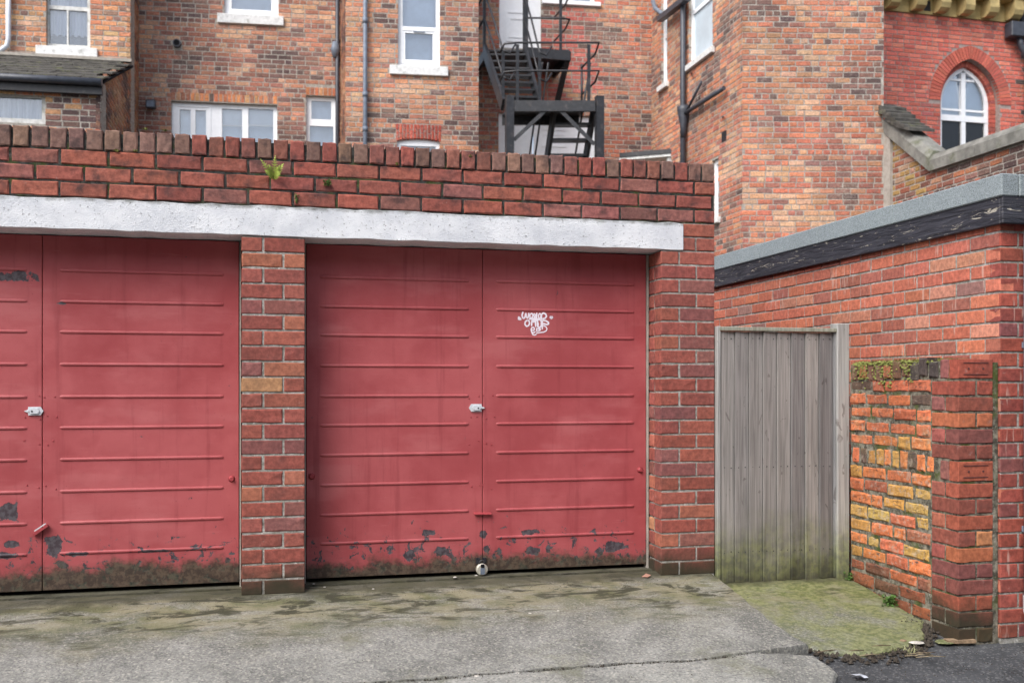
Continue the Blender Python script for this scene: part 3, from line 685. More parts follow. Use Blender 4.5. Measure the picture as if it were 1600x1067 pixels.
# padlock
pl = onY(753, 889, DY - .03); pk = thing('disc_padlock', 'round cream padlock hanging at the foot of the closed red doors', 'padlock', (pl.x, DY - .03, pl.z - .036))
m = MB(); n = 20
m.tube([(pl.x, DY - .045, pl.z), (pl.x, DY - .042, pl.z), (pl.x, DY - .018, pl.z), (pl.x, DY - .015, pl.z)], [.028, .034, .034, .028], 24); m.build('body', M['brass'], pk)
m = MB(); m.box(GF, pl.x - .012, pl.x + .012, DY - .051, DY - .0452, pl.z - .026, pl.z + .010); m.build('keyway_plate', M['pipe_grey'], pk)
m = MB(); m.box(GF, pl.x - .010, pl.x + .010, DY - .0505, DY - .0452, pl.z + .012, pl.z + .031); m.build('shackle_slot', M['dark'], pk)
m = MB(); m.tube([(pl.x - .011, DY - .030, pl.z + .028)] + [(pl.x + .013 * math.cos(a), DY - .030, pl.z + .036 + .016 * math.sin(a)) for a in np.linspace(math.pi, 0, 7)] + [(pl.x + .011, DY - .030, pl.z + .028)], .0045, 8); m.build('shackle', M['metal_black'], pk)
m = MB(); m.box(GF, pl.x - .03, pl.x - .006, DY - .009, DY - .0005, pl.z + .030, pl.z + .062); m.box(GF, pl.x + .008, pl.x + .03, DY - .009, DY - .0005, pl.z + .030, pl.z + .062); m.build('hasp_plate', M['metal_black'], dA)

# ------------------------------------------------------------------ gate
gt = thing('timber_gate', 'weathered grey timber board gate, green with algae at the foot', 'gate', (.42, 0, -.05))
nb = 8; xs = [onY(1124 + (1300 - 1124) * k / nb, 700, 0).x for k in range(nb + 1)]
rg = random.Random(3)
for k in range(nb):
    m = MB(); x0, x1 = xs[k], xs[k + 1]; z0 = -.056 - rg.uniform(0, .006); z1 = 1.425
    # feather-edge board: thick on one side, lapping the thin side of the next
    ov = .012; lean = rg.uniform(-.0008, .0008)
    vs = []
    for z in (z0, (z0 + z1) * .5, z1):
        b = rg.uniform(-.0015, .0015)
        vs += [(x0 + .0025, -.024 + b, z), (x0 + .0025, .003, z), (x1 - .0025, .003, z), (x1 - .0025, -.012 + b, z)]
    m.add(vs, [(j * 4 + i, j * 4 + (i + 1) % 4, j * 4 + 4 + (i + 1) % 4, j * 4 + 4 + i) for j in (0, 1) for i in range(4)] + [(0, 1, 2, 3), (8, 9, 10, 11)])
    b = m.build('board', M['board'], gt)
    for z in (1.385, .62, .12):
        for t in (.25, .75):
            q = x0 + (x1 - x0) * t; yy = -.022 + .009 * t - .0022; m = MB(); m.tube([(q, yy, z + rg.uniform(-.006, .006)), (q, yy + .004, z)], .0032, 6); m.build('nail', M['metal_black'], b)
m = MB(); m.bbox(GF, xs[0] - .012, xs[-1] + .012, -.038, .012, 1.428, 1.452, .003); m.build('capping_rail', M['rail'], gt)
for z in (.12, .62, 1.36):
    m = MB(); m.box(GF, xs[0], xs[-1], .004, .042, z - .04, z + .04); m.build('back_rail', M['rail'], gt)
m = MB(); m.bbox(GF, xs[-1] + .001, xs[-1] + .026, -.024, .03, -.058, 1.43, .003); m.build('side_batten', M['post'], gt)
m = MB(); m.bbox(GF, .003, .0255, -.028, .05, -.062, 1.455, .003); tag(m.build('hinge_post', M['post'], None), 'thin grey timber upright fixed to the garage pier beside the gate', 'post')
px0 = onY(1308, 700, -.04).x; px1 = onY(1327, 700, -.04).x
m = MB(); m.bbox(GF, px0, px1, -.045, .04, -.075, 1.482, .005); tag(m.build('gate_post', M['post'], None), 'pale grey timber gate post against the old orange brick wall', 'post')

# ------------------------------------------------------------------ low garden wall with its brick pier
XW, YF = .862, -1.03
lw = thing('garden_wall', 'low crumbling orange brick wall with moss on top and a red brick pier end', 'wall', (.95, -.6, -.17))
LS = Frame((XW, -.05), math.radians(-90))    # side face, s runs towards the camera
rg = random.Random(17); SE = -.05 - YF       # length along s
PAL_L1 = [(4, S(204, 120, 84)), (3, S(186, 108, 80)), (2, S(152, 100, 80)), (1.2, S(104, 86, 76))]
PAL_L2 = [(4, S(208, 128, 82)), (4, S(202, 152, 86)), (3, S(192, 158, 92)), (2, S(186, 108, 80))]
PAL_BLK = [(3, S(84, 76, 72)), (2, S(118, 86, 72)), (2, S(164, 106, 76))]
br = []
zt = 1.245; rows = [(zt - .098, zt, 'soldier')]; z = zt - .109
for k in range(5): rows.append((z - .0675, z, 'st')); z -= .079
rows.append((z - .098, z, 'soldier')); z -= .109
while z > -.16: rows.append((z - .069, z, 'st')); z -= .080
for ri, (a, b, ty) in enumerate(rows):
    s = 0.004 if ri % 2 else -.06; end = SE - (.165 if ty == 'soldier' else .228)
    while s < end - .03:
        L = (.066 if ty == 'soldier' else .212) * rg.uniform(.9, 1.1)
        if ty == 'st' and rg.random() < .2: L *= .5
        s0 = max(s, 0); e = min(s + L, end)
        if e - s0 > .03:
            pal = PAL_BLK if ri == 0 else PAL_L1 if ri < 5 else PAL_L2 if rg.random() < .8 else PAL_L1
            if ri > 13: pal = PAL_L1
            br.append((LS, (s0 + e) / 2, rg.uniform(-.004, .005) + (-.006 if ri == 0 else 0), (a + b) / 2 + (rg.uniform(-.022, .010) if ri == 0 else rg.uniform(-.005, .005)), e - s0, (b - a) * (rg.uniform(.78, 1.02) if ri == 0 else rg.uniform(.88, 1.0)), .09, 'rough', pick(pal, rg)))
        s += L + .012
emit(lw, br, M['brick_rub'], None)
# pier: front courses and the return of each on the side
br = []; LF = Frame((XW, YF), 0); WP = 1.068 - XW
prow = [(zt - .102, zt - .004, 'edge')]; z = zt - .117
for k in range(5): prow.append((z - .071, z, 'st' if k % 2 else 'hd')); z -= .0825
prow.append((z - .10, z, 'edge')); z -= .113; k = 1
while z > -.2: prow.append((z - .071, z, 'st' if k % 2 else 'hd')); z -= .0825; k += 1
for ri, (a, b, ty) in enumerate(prow):
    zc, h = (a + b) / 2, b - a; c = pick([(4, S(154, 84, 68)), (3, S(140, 80, 68)), (1.4, S(130, 80, 74)), (1.2, S(176, 106, 76))], rg)
    if ty == 'edge':
        br.append((LF, WP / 2, 0, zc, WP, h, .07, 'new', c)); br.append((LS, SE - .035 - .0015, .0015, zc, .062, h, .05, 'new', c)); br.append((LS, SE - .115, .001, zc, .066, h, .05, 'worn', pick(PAL_GAR, rg)))
        q = MB(); y = YF - .0025
        for zz in (zc - .03, zc + .03): q.box(GF, XW + .03, XW + WP - .03, y, y + .004, zz - .0025, zz + .0025)
        q.tube([(XW + .06, y - .0005, zc), (XW + .06, y + .004, zc)], .006, 8); q.tube([(XW + WP - .06, y - .0005, zc), (XW + WP - .06, y + .004, zc)], .006, 8)
        q.build('frog_mark', M['frog'], lw)
    elif ty == 'st':
        br.append((LF, WP / 2, 0, zc, WP, h, .07, 'new', c)); br.append((LS, SE - .052, .0015, zc, .100, h, .06, 'new', c)); br.append((LS, SE - .165, .001, zc, .103, h, .06, 'worn', pick(PAL_GAR, rg)))
    else:
        br.append((LF, .051, 0, zc, .102, h, .07, 'new', c)); c2 = c if rg.random() < .7 else S(190, 130, 90)
        br.append((LF, .051 + .0515 + .011 + (WP - .1135) / 2, 0, zc, WP - .1135, h, .07, 'worn', c2)); br.append((LS, SE - .108, .0015, zc, .213, h, .06, 'new', c))
emit(lw, br, M['brick_garage'], None)
m = MB(); m.box(GF, XW + .007, 1.062, YF + .006, -.05, -.25, zt - .012); m.build('mortar', M['mortar_moss'], lw)
m = MB(); m.box(GF, 1.0625, 1.10, YF + .005, -.2, -.25, zt - .02); m.build('mortar_fillet', M['mortar_moss'], lw)
# moss along the top: cushions and blades
m = MB(); rg = random.Random(9)
for k in range(1500):
    y = min(-.06, -.06 - abs(rg.gauss(0, .36))); x = XW + rg.uniform(-.004, .2); r = rg.uniform(.003, .009); z0 = zt - .012 + rg.uniform(-.004, .004)
    if y < -.85: continue
    if rg.random() < .22: x = XW - .003; y = rg.choice((-.16, -.2, -.33, -.4, -.47, -.62)) + rg.gauss(0, .025); z0 = zt - abs(rg.gauss(0, .06))
    n = 5; a0 = rg.random() * 6; vs = [(x + r * 1.3 * math.cos(a0 + i), y + r * 1.3 * math.sin(a0 + i), z0 - .004) for i in np.linspace(0, 2 * math.pi, n, endpoint=False)] + [(x + rg.uniform(-.3, .3) * r, y + rg.uniform(-.3, .3) * r, z0 + r * rg.uniform(.6, 1.3))]
    m.add(vs, [(i, (i + 1) % n, n) for i in range(n)], True)
def blades(m, cx, cy, cz, n, rad, h, rg, lean=.5, w=.0022):
    for _ in range(n):
        a = rg.random() * 6.283; r = rad * math.sqrt(rg.random()); b = Vector((cx + r * math.cos(a), cy + r * math.sin(a), cz)); hh = h * rg.uniform(.5, 1.1)
        a2 = rg.random() * 6.283; ln = lean * hh * rg.uniform(.2, 1.3); d = Vector((math.cos(a2), math.sin(a2), 0)); sd_ = Vector((-d.y, d.x, 0)) * w
        p1 = b + d * ln * .3 + Up * hh * .55; p2 = b + d * ln + Up * hh * rg.uniform(.6, 1)
        m.add([b - sd_, b + sd_, p1 + sd_ * .8, p1 - sd_ * .8, p2], [(0, 1, 2, 3), (3, 2, 4)])
for k in range(170): blades(m, XW + rg.uniform(.0, .2), rg.uniform(-.9, -.06), zt - .012, 9, .02, .026, rg, 1.2, .0014)
tag(m.build('moss', M['moss'], None, fix=False), 'green moss and short grass growing along the low wall top', 'moss')['kind'] = 'stuff'
for k, (yy, hh) in enumerate(((-.22, .13), (-.36, .16), (-.52, .11))):
    m = MB(); blades(m, 1.0, yy, zt - .01, 9, .03, hh, random.Random(50 + k), .7, .0013)
    tag(m.build('dry_stems', M['straw'], None, fix=False), 'thin dry grass stems standing on the mossy low wall top', 'grass', 'dry stems on the wall top')

# ------------------------------------------------------------------ outbuilding on the right
ob = thing('brick_outbuilding', 'red brick outbuilding with cracked black fascia and grey felt roof edge', 'outbuilding', (1.8, .8, -.15))
XH, YH = 1.105, -1.04; rg = random.Random(23)
HS = Frame((XH, 3.3), math.radians(-90)); LH = 3.3 - YH
br = courses(HS, 0, LH - .0015, -.2, 1.975, .0765, PAL_OUT, rg, L=.2165, cls='new', D=.08, yj=.002)
HFr = Frame((XH, YH), 0)
PAL_HF_SHADE = [(4, S(156, 82, 70)), (3, S(146, 78, 70)), (2, S(134, 80, 78))]  # darker than the side bricks: weaker front light put into the palette
bf = courses(HFr, 0, 3.0, -.2, 1.975, .0765, PAL_HF_SHADE, rg, L=.2165, cls='new', D=.08, first=1)
emit(ob, br + bf, M['brick_out'], M['brick_plain_j'], 300, lambda u, v: u < 1118 or (v > 560 and u < 1555))
m = MB(); m.box(GF, XH + .005, 4.1, YH + .005, 3.3, -.25, 1.975); m.build('mortar', M['mortar_grey'], ob)
zf0, zf1, zk = 1.932, 2.078, 2.185
m = MB()
def fboard(a, b, ya, yb): m.bbox(GF, a, b, ya, yb, zf0, zf1, .004)
fboard(XH - .032, XH - .004, YH - .03, 3.3); m.build('fascia', M['fascia'], ob)
m = MB(); fboard(XH - .0315, 4.1, YH - .052, YH - .0305); m.build('fascia', M['fascia'], ob)
ys = [onX(u, 400, XH - .04).y for u in (1557, 1395, 1277, 1186, 1118)]; ys[0] = YH - .06; ys[-1] = 3.3
for k in range(4):
    m = MB(); m.bbox(GF, XH - .042, XH + .06, ys[k] + .0015, ys[k + 1] - .0015, zf1 - .008, zk + .002 * (k % 2), .006); m.build('felt_edging', M['felt'], ob)
m = MB(); m.bbox(GF, XH + .062, 4.1, YH - .062, YH + .06, zf1 - .008, zk, .006); m.build('felt_edging', M['felt'], ob)
m = MB(); m.box(GF, XH + .055, 4.1, YH + .055, 3.3, 1.976, zk - .03); m.build('flat_roof', M['felt'], ob)
# rainwater pipe with shoe, at the frame's edge
q = onY(1612, 960, YH - .05); rp = thing('rainwater_pipe', 'grey plastic rainwater pipe ending in an open shoe at the brick outbuilding foot', 'pipe', (q.x, YH - .05, -.19))
m = MB(); m.tube([(q.x, YH - .045, 1.9), (q.x, YH - .045, .02)], .034, 14); m.build('pipe', M['pipe_grey'], rp)
m = MB(); m.tube([(q.x, YH - .045, .03), (q.x, YH - .047, -.05), (q.x - .006, YH - .075, -.095), (q.x - .012, YH - .115, -.125)], [.038, .038, .038, .04], 14, cap=False)
m.build('shoe', M['pipe_white'], rp, fix=False)
m = MB(); m.tube([(q.x - .0095, YH - .098, -.112), (q.x - .010, YH - .1, -.114)], .035, 14); m.build('mouth', M['dark'], rp)
for z in (.35, 1.3):
    m = MB(); m.box(GF, q.x - .02, q.x + .055, YH - .05, YH - .003, z, z + .03); m.build('bracket', M['pipe_grey'], rp)

# ------------------------------------------------------------------ houses behind
def pane_window(T, fr, outer, panes, y=.09, sill=None, mat='upvc', pane_backing='blind', thick=.06, sillmat='sill', vent=None, glass='glass'):
    """outer/panes in wall coordinates; returns the opening"""
    m = MB()
    for c in cells(*outer, panes): m.box(fr, c[0], c[1], y, y + thick, c[2], c[3])
    o = m.build('window', M[mat], T, fix=False)
    for pn in panes:
        b = .022; m = MB()                   # glazing bead ring, a little proud inside the frame
        m.box(fr, pn[0], pn[1], y + .028, y + .033, pn[2], pn[3]); m.build('pane', M[glass], o)
    m = MB(); m.box(fr, outer[0] - .02, outer[1] + .02, y + .16, y + .17, outer[2] - .02, outer[3] + .02); m.build('blind', M[pane_backing], o)  # sheet behind the panes; the default one carries the painted sky reflection
    if sill is not None:
        m = MB(); m.bbox(fr, sill[0], sill[1], -.06, .12, sill[2], sill[3], .006); m.build('sill', M[sillmat], o)
    return o
def px(fr, a, y=0): return fr.rect(*a, y)
ZB, ZTOP = 2.5, 9.6
hid = lambda u, v: v > skyline(u) + 12
def tubepart(T, name, pts, r, mat, n=10):
    m = MB(); m.tube(pts, r, n); return m.build(name, M[mat], T)
def house_roof(T, fr, s0, s1, depth, z=ZTOP, over=.2):
    m = MB(); a = fr.pt(s0, -over, z); b = fr.pt(s1, -over, z); c = fr.pt(s1, depth, z + depth * .7); d = fr.pt(s0, depth, z + depth * .7)
    m.prism([a, b, c, d], (0, 0, .12)); m.build('roof', M['slate'], T)
def core(T, fr, s0, s1, holes, depth=.34, z0=ZB, z1=ZTOP, mat='mortar_old'):
    backing(T, fr, cells(s0, s1, z0, z1, holes), .005, depth, M[mat])
PH = .0835

# --- house A (yellow-orange brick, net-curtained sash) with its lean-to
rg = random.Random(31)
fa = camframe(204, 16.4, 10.5); aS0 = fa.loc(-110, 300)[0]
hA = thing('yellow_brick_house', 'yellow-orange brick house with lace-curtained sash window above a slate lean-to', 'house', fa.pt(aS0 / 2, 0, ZB))
wA = px(fa, (72, 141, -42, 76)); siA = px(fa, (57, 153, 75, 90)); hA_holes = [wA, (siA[0], siA[1], siA[2], siA[3])]
zt_lean = fa.loc(100, 97)[1]
core(hA, fa, aS0, 0, [wA])
emit(hA, courses(fa, aS0, 0, ZB, ZTOP, PH, PAL_A, rg, hA_holes, L=.222, cls='worn', D=.06, bond='garden', k=1.0), M['brick_old'], M['brick_old_j'], 150, lambda u, v: v > 108)
RA = Frame(fa.pt(0, 0, 0), math.radians(90))          # return wall, facing right
emit(hA, courses(RA, .0, 1.9, ZB, ZTOP, PH, PAL_A, rg, (), L=.222, cls='rough', D=.06, bond='garden', k=.78), M['brick_old'], M['brick_old_j'], 60, hid)
backing(hA, RA, [(.06, 1.9, ZB, ZTOP)], .009, .3, M['mortar_old'])
mr = wA; ms = lambda u: fa.loc(u, 30, .12)[0]; mz = lambda v: fa.loc(106, v, .12)[1]
sash = pane_window(hA, fa, wA, [(ms(77.5), ms(137), mz(11), mz(-34)), (ms(77.5), ms(105), mz(71), mz(17)), (ms(107.5), ms(137), mz(71), mz(17))], y=.10, sill=siA, mat='oldwhite', pane_backing='room')
m = MB(); zl = mz(56); n = 24; a0, a1 = ms(77), ms(138)
for i in range(n):
    p, q = a0 + (a1 - a0) * i / n, a0 + (a1 - a0) * (i + 1) / n; yy = .20 + .012 * math.sin(i * 1.7); y2 = .20 + .012 * math.sin((i + 1) * 1.7); sc1 = .03 * abs(math.sin(i * .8)); sc2 = .03 * abs(math.sin((i + 1) * .8))
    m.add([fa.pt(p, yy, zl + sc1), fa.pt(q, y2, zl + sc2), fa.pt(q, y2, mz(-40)), fa.pt(p, yy, mz(-40))], [(0, 1, 2, 3)])
m.build('net_curtain', M['net'], sash, fix=False)
d = .07; A_ = lambda u, v: fa.pt(fa.loc(u, v, -d)[0], -d, fa.loc(u, v, -d)[1])
tubepart(hA, 'downpipe', [A_(13, -60), A_(13, 62), A_(11, 72), A_(0, 80), A_(-25, 92)], .04, 'pipe_white')
fl = camframe(157, 13.5, 10.5); lS0 = fl.loc(-90, 150)[0]
wl_ = px(fl, (-25, 71, 148, 192)); zE = fl.loc(80, 143)[1]
core(hA, fl, lS0, 0, [wl_], z1=zE + .2)
emit(hA, courses(fl, lS0, 0, ZB, zE + .17, .0815, [(5, S(228, 150, 96)), (3, S(222, 134, 90)), (2, S(214, 166, 110))], rg, [wl_], L=.215, cls='worn', D=.06, bond='garden', k=.95), M['brick_old'], M['brick_old_j'], 60, hid)
lsx = lambda u: fl.loc(u, 170, .1)[0]; lz = lambda v: fl.loc(30, v, .1)[1]
lw2 = pane_window(hA, fl, wl_, [(lsx(-20), lsx(66), lz(186), lz(153))], y=.08, mat='oldwhite', pane_backing='room')
m = MB(); a0, a1 = lsx(-18), lsx(66)
for i in range(30):
    p, q = a0 + (a1 - a0) * i / 30, a0 + (a1 - a0) * (i + 1) / 30; yy, y2 = .19 + .02 * math.sin(i * 1.1), .19 + .02 * math.sin((i + 1) * 1.1)
    m.add([fl.pt(p, yy, lz(190)), fl.pt(q, y2, lz(190)), fl.pt(q, y2, lz(150)), fl.pt(p, yy, lz(150))], [(0, 1, 2, 3)])
m.build('net_curtain', M['net'], lw2, fix=False)
# lean-to cheek wall facing right (brick strip up to the roof slope)
RL = Frame(fl.pt(0, 0, 0), math.radians(90)); run = (fa.pt(0, 0, 0) - fl.pt(0, 0, 0)).dot(RL.d)
zR0, zR1 = fl.loc(158, 128)[1], fa.loc(203, 103)[1]
def slope_hole(a, b): 
    t = ((a + b) / 2 - zR0 - .02) / (zR1 - zR0) * run; return [(-1, max(0, t))] if t > 0 else []
emit(hA, courses(RL, .0, run, ZB, zR1 - .05, .0815, PAL_A, rg, (), L=.215, cls='rough', D=.06, bond='garden', k=.8, arch=slope_hole), M['brick_old'], M['brick_old_j'], 80, hid)
m = MB(); m.prism([RL.pt(.06, .009, ZB), RL.pt(run, .009, ZB), RL.pt(run, .009, zR1 - .03), RL.pt(.06, .009, zR0 - .01)], RL.i * .25); m.build('cheek_wall', M['mortar_old'], hA)
# slates: rows of individual tiles up the slope
nrow = 8; e0 = fl.o + Up * (zR0 + .02) - fl.i * .12; up_v = (fa.pt(0, 0, zR1 + .02) - (fl.pt(0, 0, zR0 + .02))); rowv = up_v / nrow
Lr = abs(lS0) + .1; wS = .30
slate_me = None
for r in range(nrow):
    for k in range(int(Lr / wS) + 1):
        s = .06 - (k + (.5 if r % 2 else 0)) * wS; base = fl.o + fl.d * s + Up * (zR0 + .02) - fl.i * .10 + up_v * (r / nrow) * 1.04
        if slate_me is None:
            q = MB(); e = up_v / nrow * 1.35; dn = Vector((0, 0, -.012)); w_ = -fl.d * (wS - .008)
            q.hexa([dn, w_ + dn, w_ + e + Up * -.03, e + Up * -.03, Vector((0, 0, .012)), w_ + Up * .012, w_ + e - Up * .012, e - Up * .012])
            so_ = q.build('slate', M['slate'], hA); slate_me = so_.data; so_.location = base - hA.location; slate_off = True
            a = np.array([v.co[:] for v in slate_me.vertices]) + np.array(hA.location); slate_me.vertices.foreach_set('co', a.ravel())
        else:
            so_ = bpy.data.objects.new('slate', slate_me); COL.objects.link(so_); so_.parent = hA; so_.location = base - hA.location
        so_.location.z += rg.uniform(-.006, .006); so_.rotation_euler = (rg.uniform(-.008, .008), 0, rg.uniform(-.006, .006))
m = MB(); m.prism([fl.pt(.05, -.04, zR0 - .04), fl.pt(lS0, -.04, zR0 - .04), fl.pt(lS0, -.04, zR0 - .04) + up_v, fl.pt(.05, -.04, zR0 - .04) + up_v], (0, 0, .035)); m.build('roof_deck', M['dark'], hA)
m = MB(); m.bar(fa.pt(aS0, -.05, zR1 + .06), fa.pt(.03, -.05, zR1 + .06), .1, .05); m.build('flashing', M['render'], hA)
m = MB(); m.box(fl, lS0, .04, -.10, -.03, zR0 - .20, zR0 - .035); m.build('gutter_board', M['metal_black'], hA)
m = MB(); m.tube([fl.pt(lS0, -.15, zR0 - .05), fl.pt(.05, -.15, zR0 - .05)], .05, 10); m.build('gutter', M['pipe_dark'], hA)
house_roof(hA, fa, aS0, .15, 3.0)

# --- house B
rg = random.Random(32)
fb = camframe(217, 17.43, 8.3); bS1 = fb.loc(545, 100)[0]
hB = thing('brown_brick_house', 'mottled brown brick house with white plastic windows and a soldier course', 'house', fb.pt(bS1 / 2, 0, ZB))
w1 = px(fb, (350, 435, -70, 27)); s1 = px(fb, (340, 443.5, 25, 39.5)); w2 = px(fb, (267, 433, 160, 300)); w2 = (w2[0], w2[1], ZB + .9, fb.loc(350, 161)[1]); w3 = px(fb, (478, 525, 150, 262))
sol = px(fb, (267, 433, 147, 160)); sol3 = px(fb, (478, 525, 137, 150))
vent = px(fb, (270, 284, 62, 76))
holesB = [w1, w2, w3]
core(hB, fb, -.1, bS1, holesB)
b_h = holesB + [s1, sol, sol3, vent]
brB = courses(fb, 0, bS1, ZB, ZTOP, PH, PAL_B, rg, b_h, L=.222, cls='worn', D=.06, bond='garden', k=1.02)
for sl_ in (sol, sol3):
    s = sl_[0]
    while s < sl_[1] - .03:
        w = .068 * rg.uniform(.9, 1.1); brB.append((fb, s + w / 2, 0, (sl_[2] + sl_[3]) / 2, w, sl_[3] - sl_[2] - .008, .06, 'worn', pick(PAL_OLD, rg))); s += w + .011
emit(hB, brB, M['brick_old'], M['brick_old_j'], 300, hid)
X = lambda fr, u, y=.1: fr.loc(u, 100, y)[0]; Z_ = lambda fr, u, v, y=.1: fr.loc(u, v, y)[1]
pane_window(hB, fb, w1, [(X(fb, 362), X(fb, 424), Z_(fb, 390, 16), w1[3] - .08)], sill=s1)
zb2 = w2[2]
patio = pane_window(hB, fb, w2, [(X(fb, 281), X(fb, 298), zb2 + .35, Z_(fb, 290, 172)), (X(fb, 305.5), X(fb, 322), zb2 + .35, Z_(fb, 313, 173)), (X(fb, 347), X(fb, 378.5), zb2 + .2, Z_(fb, 362, 171)), (X(fb, 388), X(fb, 427), zb2 + .2, Z_(fb, 407, 171))], sill=(w2[0] - .05, w2[1] + .05, w2[2] - .12, w2[2]))
for u0, u1 in ((346, 379), (387, 428)):
    m = MB(); m.box(fb, X(fb, u0), X(fb, u1), .19, .2, Z_(fb, (u0 + u1) / 2, 196, .19), w2[3]); m.build('roller_blind', M['blind_white'], patio)
    m = MB(); m.box(fb, X(fb, u0), X(fb, u1), .12, .15, Z_(fb, (u0 + u1) / 2, 197.5), Z_(fb, (u0 + u1) / 2, 195)); m.build('glazing_bar', M['upvc'], patio)
m = MB(); 
for c in cells(X(fb, 274), X(fb, 330), zb2 + .06, Z_(fb, 300, 165), [(X(fb, 277), X(fb, 327), zb2 + .1, Z_(fb, 300, 168))]): m.box(fb, c[0], c[1], .078, .0895, c[2], c[3])
m.build('door_edge', M['upvc'], patio, fix=False)
pane_window(hB, fb, w3, [(X(fb, 486.5), X(fb, 517.5), Z_(fb, 500, 187), Z_(fb, 500, 158.5)), (X(fb, 484), X(fb, 521), w3[2] + .07, Z_(fb, 500, 197.5))], sill=(w3[0] - .05, w3[1] + .05, w3[2] - .12, w3[2]))
B_ = lambda fr, u, v, d=.07: fr.pt(fr.loc(u, v, -d)[0], -d, fr.loc(u, v, -d)[1])
xp = fb.loc(527, 100, -.07)[0]
tubepart(hB, 'downpipe', [fb.pt(xp, -.07, ZTOP), fb.pt(xp, -.07, ZB)], .036, 'pipe_dark')
c = B_(fb, 524, 80); m = MB(); m.tube([c + Up * .16, c + Up * .02, c - Up * .12], [.05, .085, .045], 12); m.build('pipe_junction', M['pipe_grey'], hB)
c = fb.pt((vent[0] + vent[1]) / 2, 0, (vent[2] + vent[3]) / 2); m = MB(); m.tube([c - fb.i * .07, c + fb.i * .02], .068, 18); o = m.build('flue', M['pipe_dark'], hB)
m = MB(); m.tube([c - fb.i * .074, c - fb.i * .071], .05, 18); m.build('flue_mouth', M['dark'], o)
fr_ = px(fb, (230, 245, 159, 172)); m = MB(); m.bbox(fb, fr_[0], fr_[1], -.14, -.04, fr_[2], fr_[3], .01); m.bar(fb.pt((fr_[0] + fr_[1]) / 2, -.05, fr_[2] + .03), fb.pt((fr_[0] + fr_[1]) / 2, .01, fr_[2] + .02), .04, .03); o = m.build('floodlight', M['pipe_dark'], hB)
m = MB(); m.box(fb, fr_[0] + .02, fr_[1] - .02, -.143, -.1405, fr_[2] + .02, fr_[3] - .02); m.build('lens', M['pipe_grey'], o)
house_roof(hB, fb, -.1, bS1, 3.0)

# --- wing C
rg = random.Random(33)
fc = camframe(540, 16.6, 7.3); cS1 = fc.loc(748, 100)[0]
hC = thing('narrow_brick_wing', 'narrow orange brick house wing with one tall white window and a blue-grey downpipe', 'house', fc.pt(cS1 / 2, 0, ZB))
w1 = px(fc, (622, 687.5, -80, 105.5)); s1 = px(fc, (609, 700, 105, 119)); w2 = px(fc, (620.5, 687, 216, 330)); ar = px(fc, (618, 690, 194.5, 217.5))
core(hC, fc, 0, cS1, [w1, w2])
brC = courses(fc, 0, cS1, ZB, ZTOP, PH, PAL_C, rg, [w1, s1, w2, (ar[0], ar[1], ar[2], ar[3])], L=.222, cls='worn', D=.06, bond='garden', k=1.04)
n = 13
for i in range(n):
    a, b = ar[0] + (ar[1] - ar[0]) * i / n, ar[0] + (ar[1] - ar[0]) * (i + 1) / n; t = (i + .5) / n * 2 - 1; rise = .045 * (1 - t * t); zlo = ar[2] - .04 + rise; zm = zlo + (ar[3] - zlo) * (.4 if i % 2 else .62)
    for q0, q1 in ((zlo, zm - .008), (zm, ar[3] - .004)): brC.append((fc, (a + b) / 2, -.004, (q0 + q1) / 2, b - a - .011, q1 - q0, .08, 'worn', pick([(1, S(190, 92, 76)), (1, S(176, 84, 72))], rg)))
emit(hC, brC, M['brick_old'], M['brick_old_j'], 300, hid)
RC = Frame(fc.pt(0, 0, 0), math.radians(-90)); rcl = 1.45      # left return, seen edge-on beside the pipe
emit(hC, [(q[0], q[1] - rcl, *q[2:]) for q in courses(RC, 0, rcl - .002, ZB, ZTOP, PH, PAL_C, rg, (), L=.222, cls='rough', D=.06, bond='garden', k=.8)], M['brick_old'], M['brick_old_j'], 60, hid)
backing(hC, RC, [(-rcl, -.01, ZB, ZTOP)], .009, .3, M['mortar_old'])
pane_window(hC, fc, w1, [(X(fc, 629), X(fc, 681), Z_(fc, 655, 43), w1[3] - .08), (X(fc, 633), X(fc, 676), Z_(fc, 655, 94.5), Z_(fc, 655, 53))], sill=s1)
m = MB()
for c in cells(X(fc, 627), X(fc, 683), Z_(fc, 655, 101), Z_(fc, 655, 46.5), [(X(fc, 629.5), X(fc, 680), Z_(fc, 655, 98.5), Z_(fc, 655, 49.5))]): m.box(fc, c[0], c[1], .078, .0895, c[2], c[3])
m.build('sash_edge', M['upvc'], hC, fix=False)
m = MB(); m.box(fc, X(fc, 646), X(fc, 664), .07, .0775, Z_(fc, 655, 52), Z_(fc, 655, 50)); m.build('trickle_vent', M['pipe_grey'], hC)
pane_window(hC, fc, (w2[0], w2[1], w2[2], w2[3] + .05), [(w2[0] + .06, w2[1] - .06, w2[2] + .06, w2[3] - .12)], y=.06, pane_backing='blind_white')
xp = fc.loc(570.5, 100, -.07)[0]
tubepart(hC, 'downpipe', [fc.pt(xp, -.07, ZTOP), fc.pt(xp, -.07, ZB)], .037, 'pipe_grey')
for v in (33, 148, 202):
    z = fc.loc(570, v, -.07)[1]; tubepart(hC, 'pipe_collar', [fc.pt(xp, -.07, z - .04), fc.pt(xp, -.07, z + .04)], .046, 'pipe_grey')
house_roof(hC, fc, 0, cS1, 3.0)

